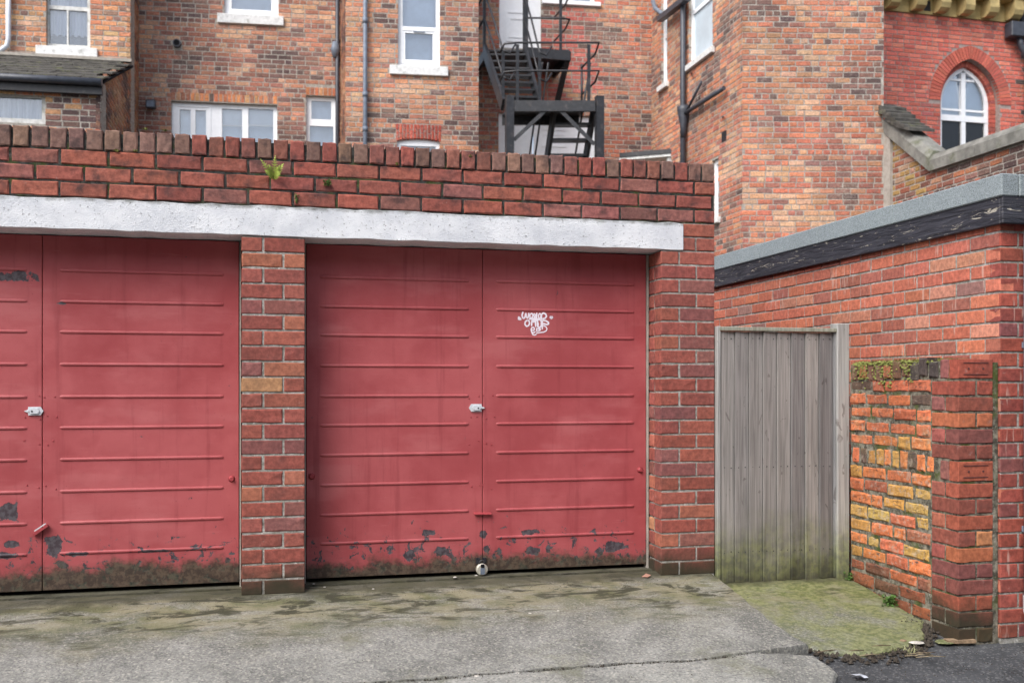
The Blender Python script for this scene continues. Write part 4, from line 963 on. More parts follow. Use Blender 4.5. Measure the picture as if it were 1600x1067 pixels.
# --- house D (fire-escape wall)
rg = random.Random(34)
fd = camframe(900, 18.4, 8.0); dS0 = fd.loc(735, 100)[0]; dS1 = fd.loc(1022, 100)[0]
hD = thing('fire_escape_house', 'recessed orange-red brick house wall with white doors behind the black fire escape', 'house', fd.pt(0, 0, ZB))
d1 = px(fd, (780, 846, -80, 76)); d2 = px(fd, (779, 931, 179, 330)); d2 = (d2[0], d2[1], ZB + .5, d2[3]); wt = px(fd, (846.5, 930, -70, 5)); st = px(fd, (846.5, 938, 3, 9.5))
core(hD, fd, dS0, dS1, [d1, d2, wt])
emit(hD, courses(fd, dS0, dS1, ZB, ZTOP, PH, PAL_F, rg, [d1, d2, wt, st], L=.222, cls='worn', D=.06, bond='garden', k=.98,
     blend=lambda s, z, r: PAL_G if (.0 - 1.0 < s < .5 and z > 6.2) else PAL_B if r.random() < .35 else PAL_F), M['brick_old'], M['brick_old_j'], 300, hid)
def panel_door(T, fr, rc, y, inner):
    m = MB(); m.box(fr, rc[0], rc[1], y, y + .06, rc[2], rc[3]); o = m.build('door', M['upvc'], T)
    for a, b, c_, d_ in inner:
        m = MB()
        for c in cells(a, b, c_, d_, [(a + .035, b - .035, c_ + .035, d_ - .035)]): m.box(fr, c[0], c[1], y - .014, y - .0005, c[2], c[3])
        m.build('panel_moulding', M['upvc'], o, fix=False)
    return o
dm = (d1[0] + d1[1]) / 2; zz = lambda v: fd.loc(812, v)[1]
panel_door(hD, fd, d1, .08, [(d1[0] + .13, d1[1] - .2, zz(64), zz(16)), (d1[0] + .19, d1[1] - .26, zz(58), zz(26))])
zz = lambda v: fd.loc(850, v)[1]; xm = fd.loc(834, 200)[0]
panel_door(hD, fd, (d2[0], xm - .012, d2[2], d2[3]), .08, [(d2[0] + .3, xm - .1, d2[2] + .3, zz(186))])
panel_door(hD, fd, (xm + .012, d2[1], d2[2], d2[3]), .085, [(xm + .15, xm + .62, zz(228), zz(207)), (xm + .15, xm + .62, zz(202), zz(186)), (xm + .85, d2[1] - .1, d2[2] + .3, zz(186))])
pane_window(hD, fd, wt, [(wt[0] + .07, wt[1] - .07, wt[2] + .07, wt[3] - .07)], sill=st, sillmat='upvc')
house_roof(hD, fd, dS0, dS1, 3.0)

# --- wing E/F
rg = random.Random(35)
ff = camframe(1160, 15.0, 1.5); fS1 = ff.loc(1381, 200)[0]
hF = thing('orange_brick_wing', 'large orange brick house wing with black rainwater pipes and a bare blank front', 'house', ff.pt(fS1 / 2, 0, ZB))
core(hF, ff, 0, fS1, [])
def f_blend(s, z, r): 
    return PAL_OLD if z > 5.0 + r.uniform(-.5, .5) else PAL_F
emit(hF, courses(ff, 0, fS1, ZB, ZTOP, PH, PAL_F, rg, (), L=.222, cls='worn', D=.06, bond='garden', blend=f_blend, k=1.06), M['brick_old'], M['brick_old_j'], 300, hid)
fe = Frame(P(1160, HOR, 15.0) + Vector((0, 0, 0)), math.radians(-90)); # faces left; s=0 at the F corner, negative behind
eL = (P(1022, HOR, 18.4) - P(1160, HOR, 15.0)).y + .25
w1 = (fe.loc(1076, 80)[0], fe.loc(1113, 60)[0], fe.loc(1094, 90)[1], fe.loc(1094, -60)[1])
w1 = (w1[0], w1[1], fe.loc(1076, 103)[1], fe.loc(1076, 103)[1] + 2.0)
w2 = (fe.loc(1033, 100)[0], fe.loc(1042, 100)[0], fe.loc(1036, 133)[1], fe.loc(1036, 133)[1] + 2.0)
w3 = (fe.loc(1112, 300)[0], fe.loc(1122, 300)[0], fe.loc(1120, 340)[1], fe.loc(1120, 248)[1])
core(hF, fe, -eL, -.01, [w1, w2, w3])
emit(hF, [(q[0], q[1] - eL, *q[2:]) for q in courses(fe, 0, eL - .002, ZB, ZTOP, PH, PAL_F, rg, [(w[0] + eL, w[1] + eL, w[2], w[3]) for w in (w1, w2, w3)], L=.222, cls='worn', D=.06, bond='garden', blend=f_blend, k=1.06)], M['brick_old_j'] and M['brick_old'], M['brick_old_j'], 180, hid, name='side_brick')
for w, tz in ((w1, .72), (w2, .5), (w3, None)):
    pn = [(w[0] + .07, w[1] - .07, w[2] + .07, w[3] - .07)] if tz is None else [(w[0] + .07, w[1] - .07, w[2] + .07, w[2] + 2.0 * .42), (w[0] + .07, w[1] - .07, w[2] + 2.0 * .42 + .07, w[3] - .07)]
    if w[1] - w[0] < .2: pn = [(w[0] + .03, w[1] - .03, w[2] + .05, w[3] - .05)]
    pane_window(hF, fe, w, pn, y=.05, sill=(w[0] - .08, w[1] + .08, w[2] - .1, w[2] - .002), pane_backing='blind_white', glass='frosted')
E_ = lambda u, v, d=.08: fe.pt(fe.loc(u, v, -d)[0], -d, fe.loc(u, v, -d)[1])
sx = fe.loc(1067, 100, -.08)[0]
tubepart(hF, 'downpipe', [fe.pt(sx, -.08, ZTOP), fe.pt(sx, -.08, ZB)], .048, 'pipe_dark')
c = E_(1068, 187); m = MB(); m.tube([c + Up * .22, c + Up * .15, c - Up * .12, c - Up * .3], [.11, .11, .055, .05], 12); m.build('hopper', M['pipe_dark'], hF)
tubepart(hF, 'waste_pipe', [E_(1071, 177), E_(1131, 138)], .035, 'pipe_dark'); tubepart(hF, 'waste_pipe', [E_(1072, 176), E_(1096, 128)], .022, 'pipe_dark')
tubepart(hF, 'waste_pipe', [E_(1020, 2), E_(1024, 14), E_(1040, 26)], .04, 'pipe_grey')
m = MB(); m.bar(E_(1031, 31, .12), E_(1074, -3, .12), .12, .09); m.build('gutter', M['pipe_dark'], hF)
q = E_(1131, 213, 0); m = MB(); m.box(fe, fe.loc(1128, 213)[0], fe.loc(1135, 213)[0], -.006, .004, fe.loc(1131, 221)[1], fe.loc(1131, 206)[1]); m.build('air_brick', M['metal_black'], hF)
for u, v in ((1129, 183), (1080, 115)):
    m = MB(); m.bar(E_(u, v, .0), E_(u, v, .12), .02, .02); m.build('iron_spike', M['metal_black'], hF)
house_roof(hF, ff, -.2, fS1, 3.0)
# small dark canopy in the corner
cn = thing('flat_canopy', 'dark flat porch canopy in the corner beside the orange brick wing', 'canopy', P(1010, 260, 16.4))
m = MB(); a, b, c_, e_ = P(968, 246, 16.2), P(1049, 251, 15.9), P(1047, 238, 17.0), P(985, 240, 17.6); zc = a.z
pl_ = [Vector((p.x, p.y, zc)) for p in (a, b, c_, e_)]
m.prism(pl_, (0, 0, .07)); m.build('roof_sheet', M['metal_black'], cn)
m = MB(); m.prism([p + Vector((.0, .02, -.045)) for p in pl_], (0, 0, .0435)); m.build('fascia_board', M['oldwhite'], cn)
for p in pl_[:2]:
    m = MB(); m.bar((p.x, p.y + .1, ZB), (p.x, p.y + .1, zc - .045), .06, .06); m.build('canopy_post', M['oldwhite'], cn)

# --- building G (gothic window, corbelled stone cornice)
rg = random.Random(36)
fg = camframe(1372, 17.9, 13.5); gS1 = fg.loc(1760, 100)[0]; ZG = fg.loc(1480, 27)[1]
hG = thing('gothic_red_brick_building', 'red brick building with a pointed-arch white window and sandstone corbel cornice', 'building', fg.pt(gS1 / 2, 0, ZB))
gx0 = fg.loc(1469.5, 160)[0]; gx1 = fg.loc(1563, 160)[0]; cx = (gx0 + gx1) / 2; hw = (gx1 - gx0) / 2
zs = fg.loc(1510, 160)[1]; za = fg.loc(1515, 92)[1]; hA_ = za - zs             # springing and apex of the opening
RR = (hw * hw + hA_ * hA_) / (2 * hw)                                         # arcs centred on the springing line
def arch_half(z, grow=0.0):
    if z <= zs: return hw + grow
    q = (RR + grow) ** 2 - (z - zs) ** 2
    return max(0.0, math.sqrt(q) - (RR - hw)) if q > 0 else 0.0
RING = .235
def g_arch(a, b):
    w = max(arch_half(a, RING if b > zs else 0), arch_half(b, RING) if b > zs else 0); return [(cx - w - .008, cx + w + .008)] if w > .02 and b > ZB + 1.2 else []
zGb = ZB + 1.2
brG = courses(fg, -.3, gS1, ZB, ZG, .0795, PAL_G, rg, (), L=.222, cls='new', D=.06, bond='garden', arch=g_arch, k=1.15,
     blend=lambda s, z, r: PAL_DRK if s > cx + hw + .55 + r.uniform(-.25, .25) else PAL_G)
emit(hG, brG, M['brick_red'], M['brick_red_j'], 300, hid)
# mortar wall with pointed opening: strips each side of the arch
m = MB(); zlev = [ZB, zGb] + list(np.linspace(zGb, zs, 4)[1:]) + list(np.linspace(zs, za, 22)[1:]) + [ZG + .9]
for a, b in zip(zlev, zlev[1:]):
    if b <= zGb or a >= za - 1e-6: m.box(fg, -.3, gS1, .009, .3, a, b); continue
    wa, wb = arch_half(a), arch_half(b)
    for sgn in (-1, 1):
        e = -.3 if sgn < 0 else gS1
        m.hexa([fg.pt(e, .009, a), fg.pt(cx + sgn * wa, .009, a), fg.pt(cx + sgn * wa, .3, a), fg.pt(e, .3, a), fg.pt(e, .009, b), fg.pt(cx + sgn * wb, .009, b), fg.pt(cx + sgn * wb, .3, b), fg.pt(e, .3, b)])
m.build('mortar', M['mortar_red'], hG)
# voussoirs
amax = math.acos((RR - hw) / (RR + RING))
nv = 20
for sgn in (-1, 1):
    for i in range(nv):
        t0, t1 = amax * i / nv + .006, amax * (i + 1) / nv - .004
        def q(t, r): return cx + sgn * (-(RR - hw) + r * math.cos(t)), zs + r * math.sin(t)
        p = [q(t0, RR), q(t0, RR + RING), q(t1, RR + RING), q(t1, RR)]
        p = [(max(s, cx + .004) if sgn > 0 else min(s, cx - .004), z) for s, z in p]
        mm = MB(); mm.prism([fg.pt(s, -.004, z) for s, z in p], fg.i * .08); o = mm.build('voussoir', M['brick_red'], hG); o.color = (*pick([(1, S(204, 112, 96)), (1, S(194, 104, 90))], rg), 1)
    z = zGb
    for i in range(int((zs - zGb) / .0795)):
        L = .222 if i % 2 else .105; brx = cx + sgn * (hw + L / 2 + .004)
# reveal bricks: inner ring of the arch, set back (stepped order)
for sgn in (-1, 1):
    for i in range(nv):
        t0, t1 = amax * i / nv + .006, amax * (i + 1) / nv - .004; r0, r1 = RR - .10, RR - .001
        def q(t, r): return cx + sgn * (-(RR - hw) + r * math.cos(t)), zs + r * math.sin(t)
        p = [q(t0, r0), q(t0, r1), q(t1, r1), q(t1, r0)]; p = [(max(s, cx + .004) if sgn > 0 else min(s, cx - .004), z) for s, z in p]
        mm = MB(); mm.prism([fg.pt(s, .13, z) for s, z in p], fg.i * .17); o = mm.build('voussoir', M['brick_red'], hG); o.color = (*pick(PAL_G, rg), 1)
    z = zGb
    while z < zs - .02:
        a, b = (cx - hw + .001, cx - hw + .10) if sgn < 0 else (cx + hw - .10, cx + hw - .001)
        mm = MB(); mm.box(fg, a, b, .13, .3, z, min(z + .07, zs - .002)); o = mm.build('jamb_brick', M['brick_red'], hG); o.color = (*pick(PAL_G, rg), 1); z += .08
# window frame in the pointed opening
yw = .20; wz = fg.loc(1506, 186, yw)[1]; hwf = hw - .102; RF = RR - .102; fw_ = .075
def fhalf(z, g):
    if z <= zs: return hwf - g
    q = (RF - g) ** 2 - (z - zs) ** 2; return max(0.0, math.sqrt(q) - (RF - hwf)) if q > 0 else 0.0
mm = MB(); zs_l = list(np.linspace(zGb + .1, zs, 5)) + list(np.linspace(zs, zs + math.sqrt(RF * RF - (RF - hwf) ** 2), 16)[1:])
for a, b in zip(zs_l, zs_l[1:]):
    for sgn in (-1, 1):
        o0, o1, i0, i1 = fhalf(a, 0), fhalf(b, 0), fhalf(a, fw_), fhalf(b, fw_)
        mm.hexa([fg.pt(cx + sgn * i0, yw, a), fg.pt(cx + sgn * o0, yw, a), fg.pt(cx + sgn * o0, yw + .07, a), fg.pt(cx + sgn * i0, yw + .07, a), fg.pt(cx + sgn * i1, yw, b), fg.pt(cx + sgn * o1, yw, b), fg.pt(cx + sgn * o1, yw + .07, b), fg.pt(cx + sgn * i1, yw + .07, b)])
mm.box(fg, cx - .045, cx + .045, yw - .004, yw + .066, zGb + .1, zs_l[-1] - .1); mm.box(fg, cx - hwf + .02, cx + hwf - .02, yw - .008, yw + .062, wz - .055, wz + .055)
gw = mm.build('window', M['upvc'], hG)
for z, t in ((wz + .16, .02), (wz + .72, .02)):
    m = MB(); m.box(fg, cx - fhalf(z, fw_), cx + fhalf(z, fw_), yw + .02, yw + .05, z - t, z + t); m.build('glazing_bar', M['upvc'], gw)
for sgn in (-1, 1):
    a, b = sorted((cx + sgn * .046, cx + sgn * (hwf - fw_ + .01)))
    m = MB(); m.box(fg, a, b, yw + .034, yw + .04, zGb + .12, wz - .056); m.build('pane', M['blackglass'], gw)
    pl2 = [fg.pt(cx + sgn * .046, yw + .034, wz + .056)] + [fg.pt(cx + sgn * max(.046, fhalf(z, fw_ - .01)), yw + .034, z) for z in np.linspace(wz + .056, zs_l[-1] - .12, 14)]
    m = MB(); m.prism(pl2, fg.i * .006); m.build('pane', M['glass'], gw)
m = MB(); m.box(fg, cx - hw - .1, cx + hw + .1, .31, .32, zGb - .1, wz); m.build('dark_room', M['dark'], gw)  # dark sheet backing the roof reflection painted into the lower panes
m = MB(); m.box(fg, cx - hw - .1, cx + hw + .1, .31, .32, wz + .001, za + .1); m.build('pale_room', M['blind'], gw)  # pale sheet with the reflected sky in its colour
# cornice
m = MB(); m.box(fg, -.3, gS1, -.03, .3, ZG + .001, ZG + .32); m.build('stone_band', M['sandstone'], hG)
m = MB(); m.bbox(fg, -.3, gS1, -.32, .3, ZG + .321, ZG + .62, .02); m.build('cornice', M['sandstone'], hG)
for u in (1354, 1394, 1434, 1471, 1508.5, 1546, 1584, 1622):
    s = fg.loc(u, 12, -.15)[0]; w = .098; prof = [(-.031, ZG + .318), (-.29, ZG + .318), (-.30, ZG + .14), (-.27, ZG + .06), (-.2, ZG + .015), (-.1, ZG + .005), (-.031, ZG + .03)]
    m = MB(); m.prism([fg.pt(s - w, a, z) for a, z in prof], fg.d * 2 * w); m.build('corbel', M['sandstone'], hG)
q = px(fg, (1442, 1452, 10, 21)); m = MB(); m.box(fg, q[0], q[1], -.036, -.0305, ZG + .06, ZG + .24); m.build('air_brick', M['metal_black'], hG)
q = px(fg, (1573, 1604, 38, 61), -.1); m = MB(); m.bbox(fg, q[0], q[1], -.24, -.03, q[2], q[3], .015); o = m.build('rainwater_head', M['pipe_dark'], hG)
s = q[0] + .27; tubepart(hG, 'downpipe', [fg.pt(s - .02, -.13, q[2] + .02), fg.pt(s, -.13, q[2] - .12), fg.pt(s + .14, -.13, q[2] - .32), fg.pt(s + .16, -.13, q[2] - .6), fg.pt(s + .16, -.13, ZB)], .06, 'pipe_dark', 12)
tubepart(hG, 'downpipe', [fg.pt(s + .05, -.13, q[3]), fg.pt(s + .05, -.13, q[3] + .6)], .055, 'pipe_dark', 12)
m = MB(); m.prism([fg.pt(-.3, -.3, ZG + .62), fg.pt(gS1, -.3, ZG + .62), fg.pt(gS1, 3, ZG + 2.6), fg.pt(-.3, 3, ZG + 2.6)], (0, 0, .12)); m.build('roof', M['slate'], hG)

# --- boundary wall K with stone coping
rg = random.Random(37)
fk = Frame(P(1383, HOR, 15.1), math.radians(-90)); kE = fk.loc(1720, 300)[0]
hK = thing('boundary_wall', 'mottled brick boundary wall with dipping weathered stone coping beside the gothic window', 'wall', fk.pt(1.5, 0, ZB))
k0 = fk.loc(1393, 215)[1]; sv = fk.loc(1458, 268)[0]; zv = fk.loc(1458, 268)[1]
s_a = fk.loc(1394, 215)[0]
zflat = zv
def k_arch(a, b):
    zc = (a + b) / 2
    if zc < zv: return []
    t = (zc - zv) / (k0 - zv); e = s_a + (sv - s_a) * (1 - t); return [(e if t < 1 else -1, 99)]
brK = courses(fk, .0, kE, ZB, k0 + .2, PH, PAL_B, rg, (), L=.222, cls='rough', D=.06, bond='garden', arch=k_arch,
    blend=lambda s, z, r: ([(3, S(206, 170, 96)), (2, S(190, 150, 84)), (2, S(190, 112, 80)), (1, S(110, 92, 80))] if s < .9 else [(3, S(206, 132, 84)), (2, S(180, 104, 78)), (2, S(150, 96, 78)), (1.6, S(92, 78, 74))]), k=.85)
emit(hK, brK, M['brick_old'], M['brick_old_j'], 150, hid)
m = MB(); m.prism([fk.pt(0, .009, ZB), fk.pt(kE, .009, ZB), fk.pt(kE, .009, zv), fk.pt(sv, .009, zv), fk.pt(s_a, .009, k0), fk.pt(0, .009, k0 + .1)], fk.i * .3); m.build('mortar', M['mortar_old'], hK)
zh = .20; segs = [(s_a - .12, k0 + .06, s_a + (sv - s_a) * .45, None), ]
def cop(sa, za_, sb, zb_, hh):
    m = MB(); prof = [(-.07, 0), (-.075, hh * .62), (.0, hh), (.24, hh), (.36, hh * .6), (.36, 0)]
    vs = [fk.pt(sa, y, za_ + z) for y, z in prof] + [fk.pt(sb, y, zb_ + z) for y, z in prof]; n = len(prof)
    m.add(vs, [(i, (i + 1) % n, n + (i + 1) % n, n + i) for i in range(n)] + [tuple(range(n)), tuple(range(2 * n - 1, n - 1, -1))]); m.build('coping_stone', M['stone'], hK)
slp = (zv - k0) / (sv - s_a)
for t0, t1 in ((-.12, .40), (.405, 1.0)):
    a, b = s_a + (sv - s_a) * t0, s_a + (sv - s_a) * t1; cop(a, k0 + (a - s_a) * slp, b, k0 + (b - s_a) * slp, .29)
x = sv - .002
for L in (.95, 1.0, .9, 1.0): cop(x, zv, min(x + L - .006, kE), zv, .235); x += L
# cement strip and broken slates where the coping meets the wing
a = fk.loc(1383, 300)[0]; b = fk.loc(1395, 300)[0]
m = MB(); m.box(fk, a - .02, b, -.05, .05, ZB, fk.loc(1389, 192)[1]); m.build('cement_strip', M['render'], hK)
rs = random.Random(4); zt_ = fk.loc(1385, 186)[1]
for i in range(7):
    s = a - .1 + i * .11; m = MB(); z = zt_ + .26 - i * .085 + rs.uniform(-.02, .02)
    m.hexa([fk.pt(s - .12, -.13, z), fk.pt(s + .2, -.13, z - .13), fk.pt(s + .2, .3, z - .13), fk.pt(s - .12, .3, z), fk.pt(s - .12, -.12, z + .05), fk.pt(s + .2, -.12, z - .085), fk.pt(s + .2, .3, z - .085), fk.pt(s - .12, .3, z + .05)]); m.build('slate', M['slate'], hK)

# ------------------------------------------------------------------ fire escape
fe_t = thing('fire_escape', 'black steel fire escape stairs with two landings and tubular rails', 'fire escape', P(866, 300, 16.3) * 1.0)
fe_t.location.z = ZB
def fbar(name, p, q, w, h, up=Up): m = MB(); m.bar(p, q, w, h, up); return m.build(name, M['metal_black'], fe_t)
def ftube(name, pts, r=.017): m = MB(); m.tube(pts, r, 8); return m.build(name, M['metal_black'], fe_t)
DF, DB, DU = 15.9, 16.75, 17.35
def Pz(u, v, d, z): p = P(u, v, d); p.z = z; return p
zl = P(866, 158, DF).z; zu = P(820, 78, DU).z
for u in (796, 936.5):
    a = P(u, 151, DF); fbar('post', Vector((a.x, a.y, ZB)), a, .125, .12)
fbar('beam', Pz(803, 164, DF, zl - .085), Pz(930, 164, DF, zl - .085), .06, .17)
fl_, fr2 = P(803, 160, DF), P(930, 160, DF); bl = fl_ + Vector((0, .85, 0)); br_ = fr2 + Vector((0, .85, 0))
m = MB(); m.prism([Vector((p.x, p.y, zl - .03)) for p in (fl_, fr2, br_, bl)], (0, 0, .03)); m.build('landing', M['metal_black'], fe_t)
fbar('beam', Vector((bl.x, bl.y, zl - .1)), Vector((br_.x, br_.y, zl - .1)), .05, .14)
fbar('brace', P(803, 219, DF), P(852, 173, DF), .012, .06); fbar('brace', P(876, 173, DF), P(929, 226, DF), .012, .06)
# upper flight
uL0, uL1 = P(757, 79, DU), P(786, 170, DF + .15); uR0, uR1 = P(819, 79, DU), P(843, 156, DF + .25)
uR1.z = uL1.z = zl - .02; uL0.z = uR0.z = zu
fbar('stringer', uL0, uL1, .05, .2); fbar('stringer', uR0, uR1, .05, .2)
for i in range(1, 8):
    t = i / 8; a, b = uL0.lerp(uL1, t), uR0.lerp(uR1, t); fbar('tread', a, b, .2, .03)
# upper landing
a0, a1 = P(757, 80, DU), P(890, 84, DU); bk = Vector((.0, 1.0, 0))
m = MB(); m.prism([Vector((p.x, p.y, zu - .03)) for p in (a0, a1, a1 + bk, a0 + bk)], (0, 0, .03)); m.build('landing', M['metal_black'], fe_t)
fbar('beam', Vector((uR0.x, a1.y, zu - .11)), Vector((a1.x, a1.y, zu - .11)), .05, .17); fbar('beam', Vector((a1.x, a1.y, zu - .11)), Vector((a1.x, a1.y + 1, zu - .11)), .05, .17); fbar('beam', Vector((a0.x, a0.y, zu - .11)), Vector((a0.x, a0.y + 1, zu - .11)), .05, .17)
fbar('strut', Vector((a1.x - .03, a1.y + .05, zu - .18)), Vector((a1.x - .05, a1.y + .95, zu - 1.05)), .09, .06)
# lower flight, going down towards the wall
l0, r0 = P(866, 176, DF + .3), P(928, 176, DF + .3); l0.z = r0.z = zl - .05
dv = Vector((0, 1.95, -(zl - .05 - ZB))); fbar('stringer', l0, l0 + dv, .05, .2); fbar('stringer', r0, r0 + dv, .05, .2)
for i in range(1, 14):
    a, b = l0 + dv * (i / 14), r0 + dv * (i / 14); fbar('tread', a, b, .2, .035)
for off in (-.10, -.2): ftube('handrail', [l0 + Vector((off, 0, .75)), l0 + dv + Vector((off, 0, .75))], .016)
ftube('handrail', [r0 + Vector((-.06, 0, .75)), r0 + dv + Vector((-.06, 0, .75))], .016); ftube('handrail', [r0 + Vector((-.12, 0, .4)), r0 + dv + Vector((-.12, 0, .4))], .016)
# rails
H1, H2 = .98, .55
def rpost(p, top): fbar('rail_post', p, p + Up * top, .05, .02)
pu = Vector((P(823, 75, DU).x, P(823, 75, DU).y, zu)); pv = Vector((P(876, 75, DU).x, P(876, 75, DU).y, zu)); pe = Vector((a1.x, a1.y, zu))
for p in (pu, pv): rpost(p - Up * .15, H1 + .15)
for h in (H1, H2): ftube('handrail', [pu + Up * h, pv + Up * h, pe + Up * (h - .02), pe + Vector((.0, .25, h - .1)), pe + Vector((-.02, .9, h - .1))])
for p0, p1 in ((uL0, uL1), (uR0, uR1)):
    for h in (H1, H2): ftube('handrail', [p0 + Up * h, p0.lerp(p1, .5) + Up * (h - .02), p1 + Up * (h - .1), p1 + Vector((.1, -.05, h - .16)), p1 + Vector((.2, -.02, h + .0))])
    rpost(p0 - Up * .1, H1 + .1); rpost(p1, H1 - .1)
rpost(uL0 + Vector((.07, .35, -.1)), H1 + .1); ftube('handrail', [uL0 + Up * H1, uL0 + Vector((0, .9, H1))]); ftube('handrail', [uL0 + Up * H2, uL0 + Vector((0, .9, H2))])
f1 = Pz(808.5, 150, DF, zl); f2 = Pz(920, 150, DF, zl); f0 = Pz(788, 150, DF, zl); f3 = Pz(936, 150, DF, zl)
for p in (f1, f2): rpost(p - Up * .05, .95)
for h in (.93, .48): ftube('handrail', [f0 + Vector((-.05, .1, h - .14)), f0 + Up * (h - .02), f1 + Up * h, f2 + Up * h, f3 + Up * h, f3 + Vector((0, .2, h - .12)), f3 + Vector((-.02, .85, h - .14))])
ftube('rail_post', [f3 + Vector((-.02, .85, -.05)), f3 + Vector((-.02, .85, .85))], .02)

# ------------------------------------------------------------------ plants and litter
def leafy(name, p, n, rad, h, mat, label, rg, cat='plant', size=.012, back=None, group=None):
    m = MB()
    for _ in range(n):
        a = rg.random() * 6.283; r = rad * rg.random(); c = Vector(p) + Vector((math.cos(a) * r, math.sin(a) * r, h * rg.random()))
        if back is not None: c.y = min(c.y, back)
        d = Vector((rg.uniform(-1, 1), rg.uniform(-1, .2), rg.uniform(-.3, 1))).normalized(); s = d.cross(Vector((rg.uniform(-1, 1), rg.uniform(-1, 1), 1))).normalized(); L = size * rg.uniform(.7, 1.5)
        m.add([c, c + d * L * .5 + s * L * .38, c + d * L, c + d * L * .5 - s * L * .38], [(0, 1, 2, 3)])
    for _ in range(max(3, n // 10)):
        a = rg.random() * 6.283; r = rad * rg.random(); m.tube([Vector(p), Vector(p) + Vector((math.cos(a) * r, min(0, math.sin(a)) * r, h * rg.uniform(.5, 1)))], .0012, 4)
    o = m.build(name, M[mat], None, fix=False); tag(o, label, cat, group); return o
rg = random.Random(77)
p = onY(428, 281, -.006)                     # fern on the parapet
fern = thing('fern', 'yellow-green fern sprouting from the garage parapet brickwork', 'fern', p)
for du, dv_ in ((-20, -31), (-7, -22), (2, -36), (8, -21), (14, -24), (-13, -14), (9, -12)):
    tip = onY(428 + du, 281 + dv_, -.045); mid = p.lerp(tip, .55) + Vector((0, -.02, .006)); m = MB()
    pts = [p.lerp(mid, t) * (1 - t) + mid.lerp(tip, t) * t for t in np.linspace(0, 1, 10)]
    m.tube(pts, .0012, 4)
    for i in range(1, 10):
        t = (pts[i] - pts[i - 1]).normalized(); s = t.cross(Vector((0, -1, .25))).normalized(); w = .017 * math.sin(math.pi * min(1, i / 10 + .14)) + .003
        for sg in (-1, 1):
            c = pts[i]; m.add([c - t * .005, c + s * sg * w + t * .006 + Vector((0, rg.uniform(-.004, .004), 0)), c + t * .006], [(0, 1, 2)])
    m.build('frond', M['fern'], fern, fix=False)
q = onY(512, 291, -.008); leafy('weed', q, 60, .016, .03, 'leaf', 'small bright green weed in the garage parapet bricks', rg, back=-.004)
q = onY(463, 318, -.008); leafy('weed', q, 46, .012, .05, 'leaf', 'dull green creeping weed just above the whitewashed lintel', rg, back=-.004, size=.008)
for k, (u, v) in enumerate(((183, 238), (212, 238), (228, 204), (258, 206), (620, 258), (735, 246))):
    q = onY(u, v, -.006); leafy('moss_tuft', q, 40, .013, .012, 'moss', 'tiny moss tuft in the dark parapet joints', rg, 'moss', .006, -.003, 'moss tufts on the parapet')
q = onX(1122, 470, .02); q = Vector((.03, .35, 1.47)); leafy('ivy', Vector((.05, .3, 1.50)), 70, .05, .28, 'leaf', 'thin ivy sprig climbing behind the gate beside the garage corner', rg, size=.022)
# weeds by the low wall and along the cracks
def gpt(u, v, z0=-.036): return onG(u, v, SL, z0 if z0 > -.02 else z0 - .024)
q = gpt(1400, 945); leafy('weed', Vector((XW - .03, q.y, q.z)), 120, .05, .05, 'leaf', 'leafy green weed rooted at the foot of the orange brick wall', rg, size=.022)
q = gpt(1326, 905); leafy('weed', Vector((px1 - .02, -.075, -.068)), 70, .03, .04, 'leaf', 'small green weed at the foot of the timber gate post', rg, size=.014)
q = gpt(1530, 998, -.05); leafy('weed', q, 26, .03, .02, 'leaf', 'tiny green seedling at the red brick pier corner', rg, size=.018)
q = gpt(1218, 1012, -.03); m = MB(); blades(m, q.x, q.y, q.z, 70, .05, .06, rg, 1.3, .002); tag(m.build('grass_tuft', M['drygrass'], None, fix=False), 'dry pale grass tuft growing in the concrete crack', 'grass')
q = gpt(1410, 1018, -.05); m = MB(); blades(m, q.x, q.y, q.z, 40, .06, .035, rg, 2.2, .0018); tag(m.build('grass_tuft', M['drygrass'], None, fix=False), 'flattened dry grass at the front edge of the mossy path', 'grass')
q = gpt(1107, 1027, -.02); m = MB(); blades(m, q.x, q.y, q.z, 14, .02, .03, rg, 1.6, .0016); tag(m.build('grass_tuft', M['straw'], None, fix=False), 'sparse straw-coloured grass wisp along the slab crack', 'grass')
# soil band along the joints
m = MB(); rs = random.Random(12)
path = [(1085, 1030), (1140, 1024), (1200, 1016), (1250, 1010), (1290, 1018), (1340, 1027), (1400, 1020), (1440, 1006), (1450, 992)]
for (ua, va), (ub, vb) in zip(path, path[1:]):
    for k in range(70):
        t = rs.random(); q = gpt(ua + (ub - ua) * t + rs.gauss(0, 10), va + (vb - va) * t + rs.gauss(0, 5.5), -.042); r = rs.uniform(.003, .011); h = r * rs.uniform(.5, 1)
        lift = 0.006 if ua < 1250 else 0.0
        n = 5; a0 = rs.random() * 6; vs = [(q.x + r * 1.5 * math.cos(a0 + i), q.y + r * 1.5 * math.sin(a0 + i), q.z - .006 + lift) for i in np.linspace(0, 6.283, n, endpoint=False)] + [(q.x, q.y, q.z + h + lift)]
        m.add(vs, [(i, (i + 1) % n, n) for i in range(n)])
for k in range(110):
    q = gpt(rs.gauss(1440, 14), rs.gauss(972, 7), -.04); r = rs.uniform(.004, .012); n = 5; a0 = rs.random() * 6
    m.add([(q.x + r * 1.5 * math.cos(a0 + i), q.y + r * 1.5 * math.sin(a0 + i), q.z - .006) for i in np.linspace(0, 6.283, n, endpoint=False)] + [(q.x, q.y, q.z + r)], [(i, (i + 1) % n, n) for i in range(n)])
o = m.build('soil', M['soil'], None, fix=False); tag(o, 'dark crumbly soil and debris lying in the slab joints', 'soil'); o['kind'] = 'stuff'
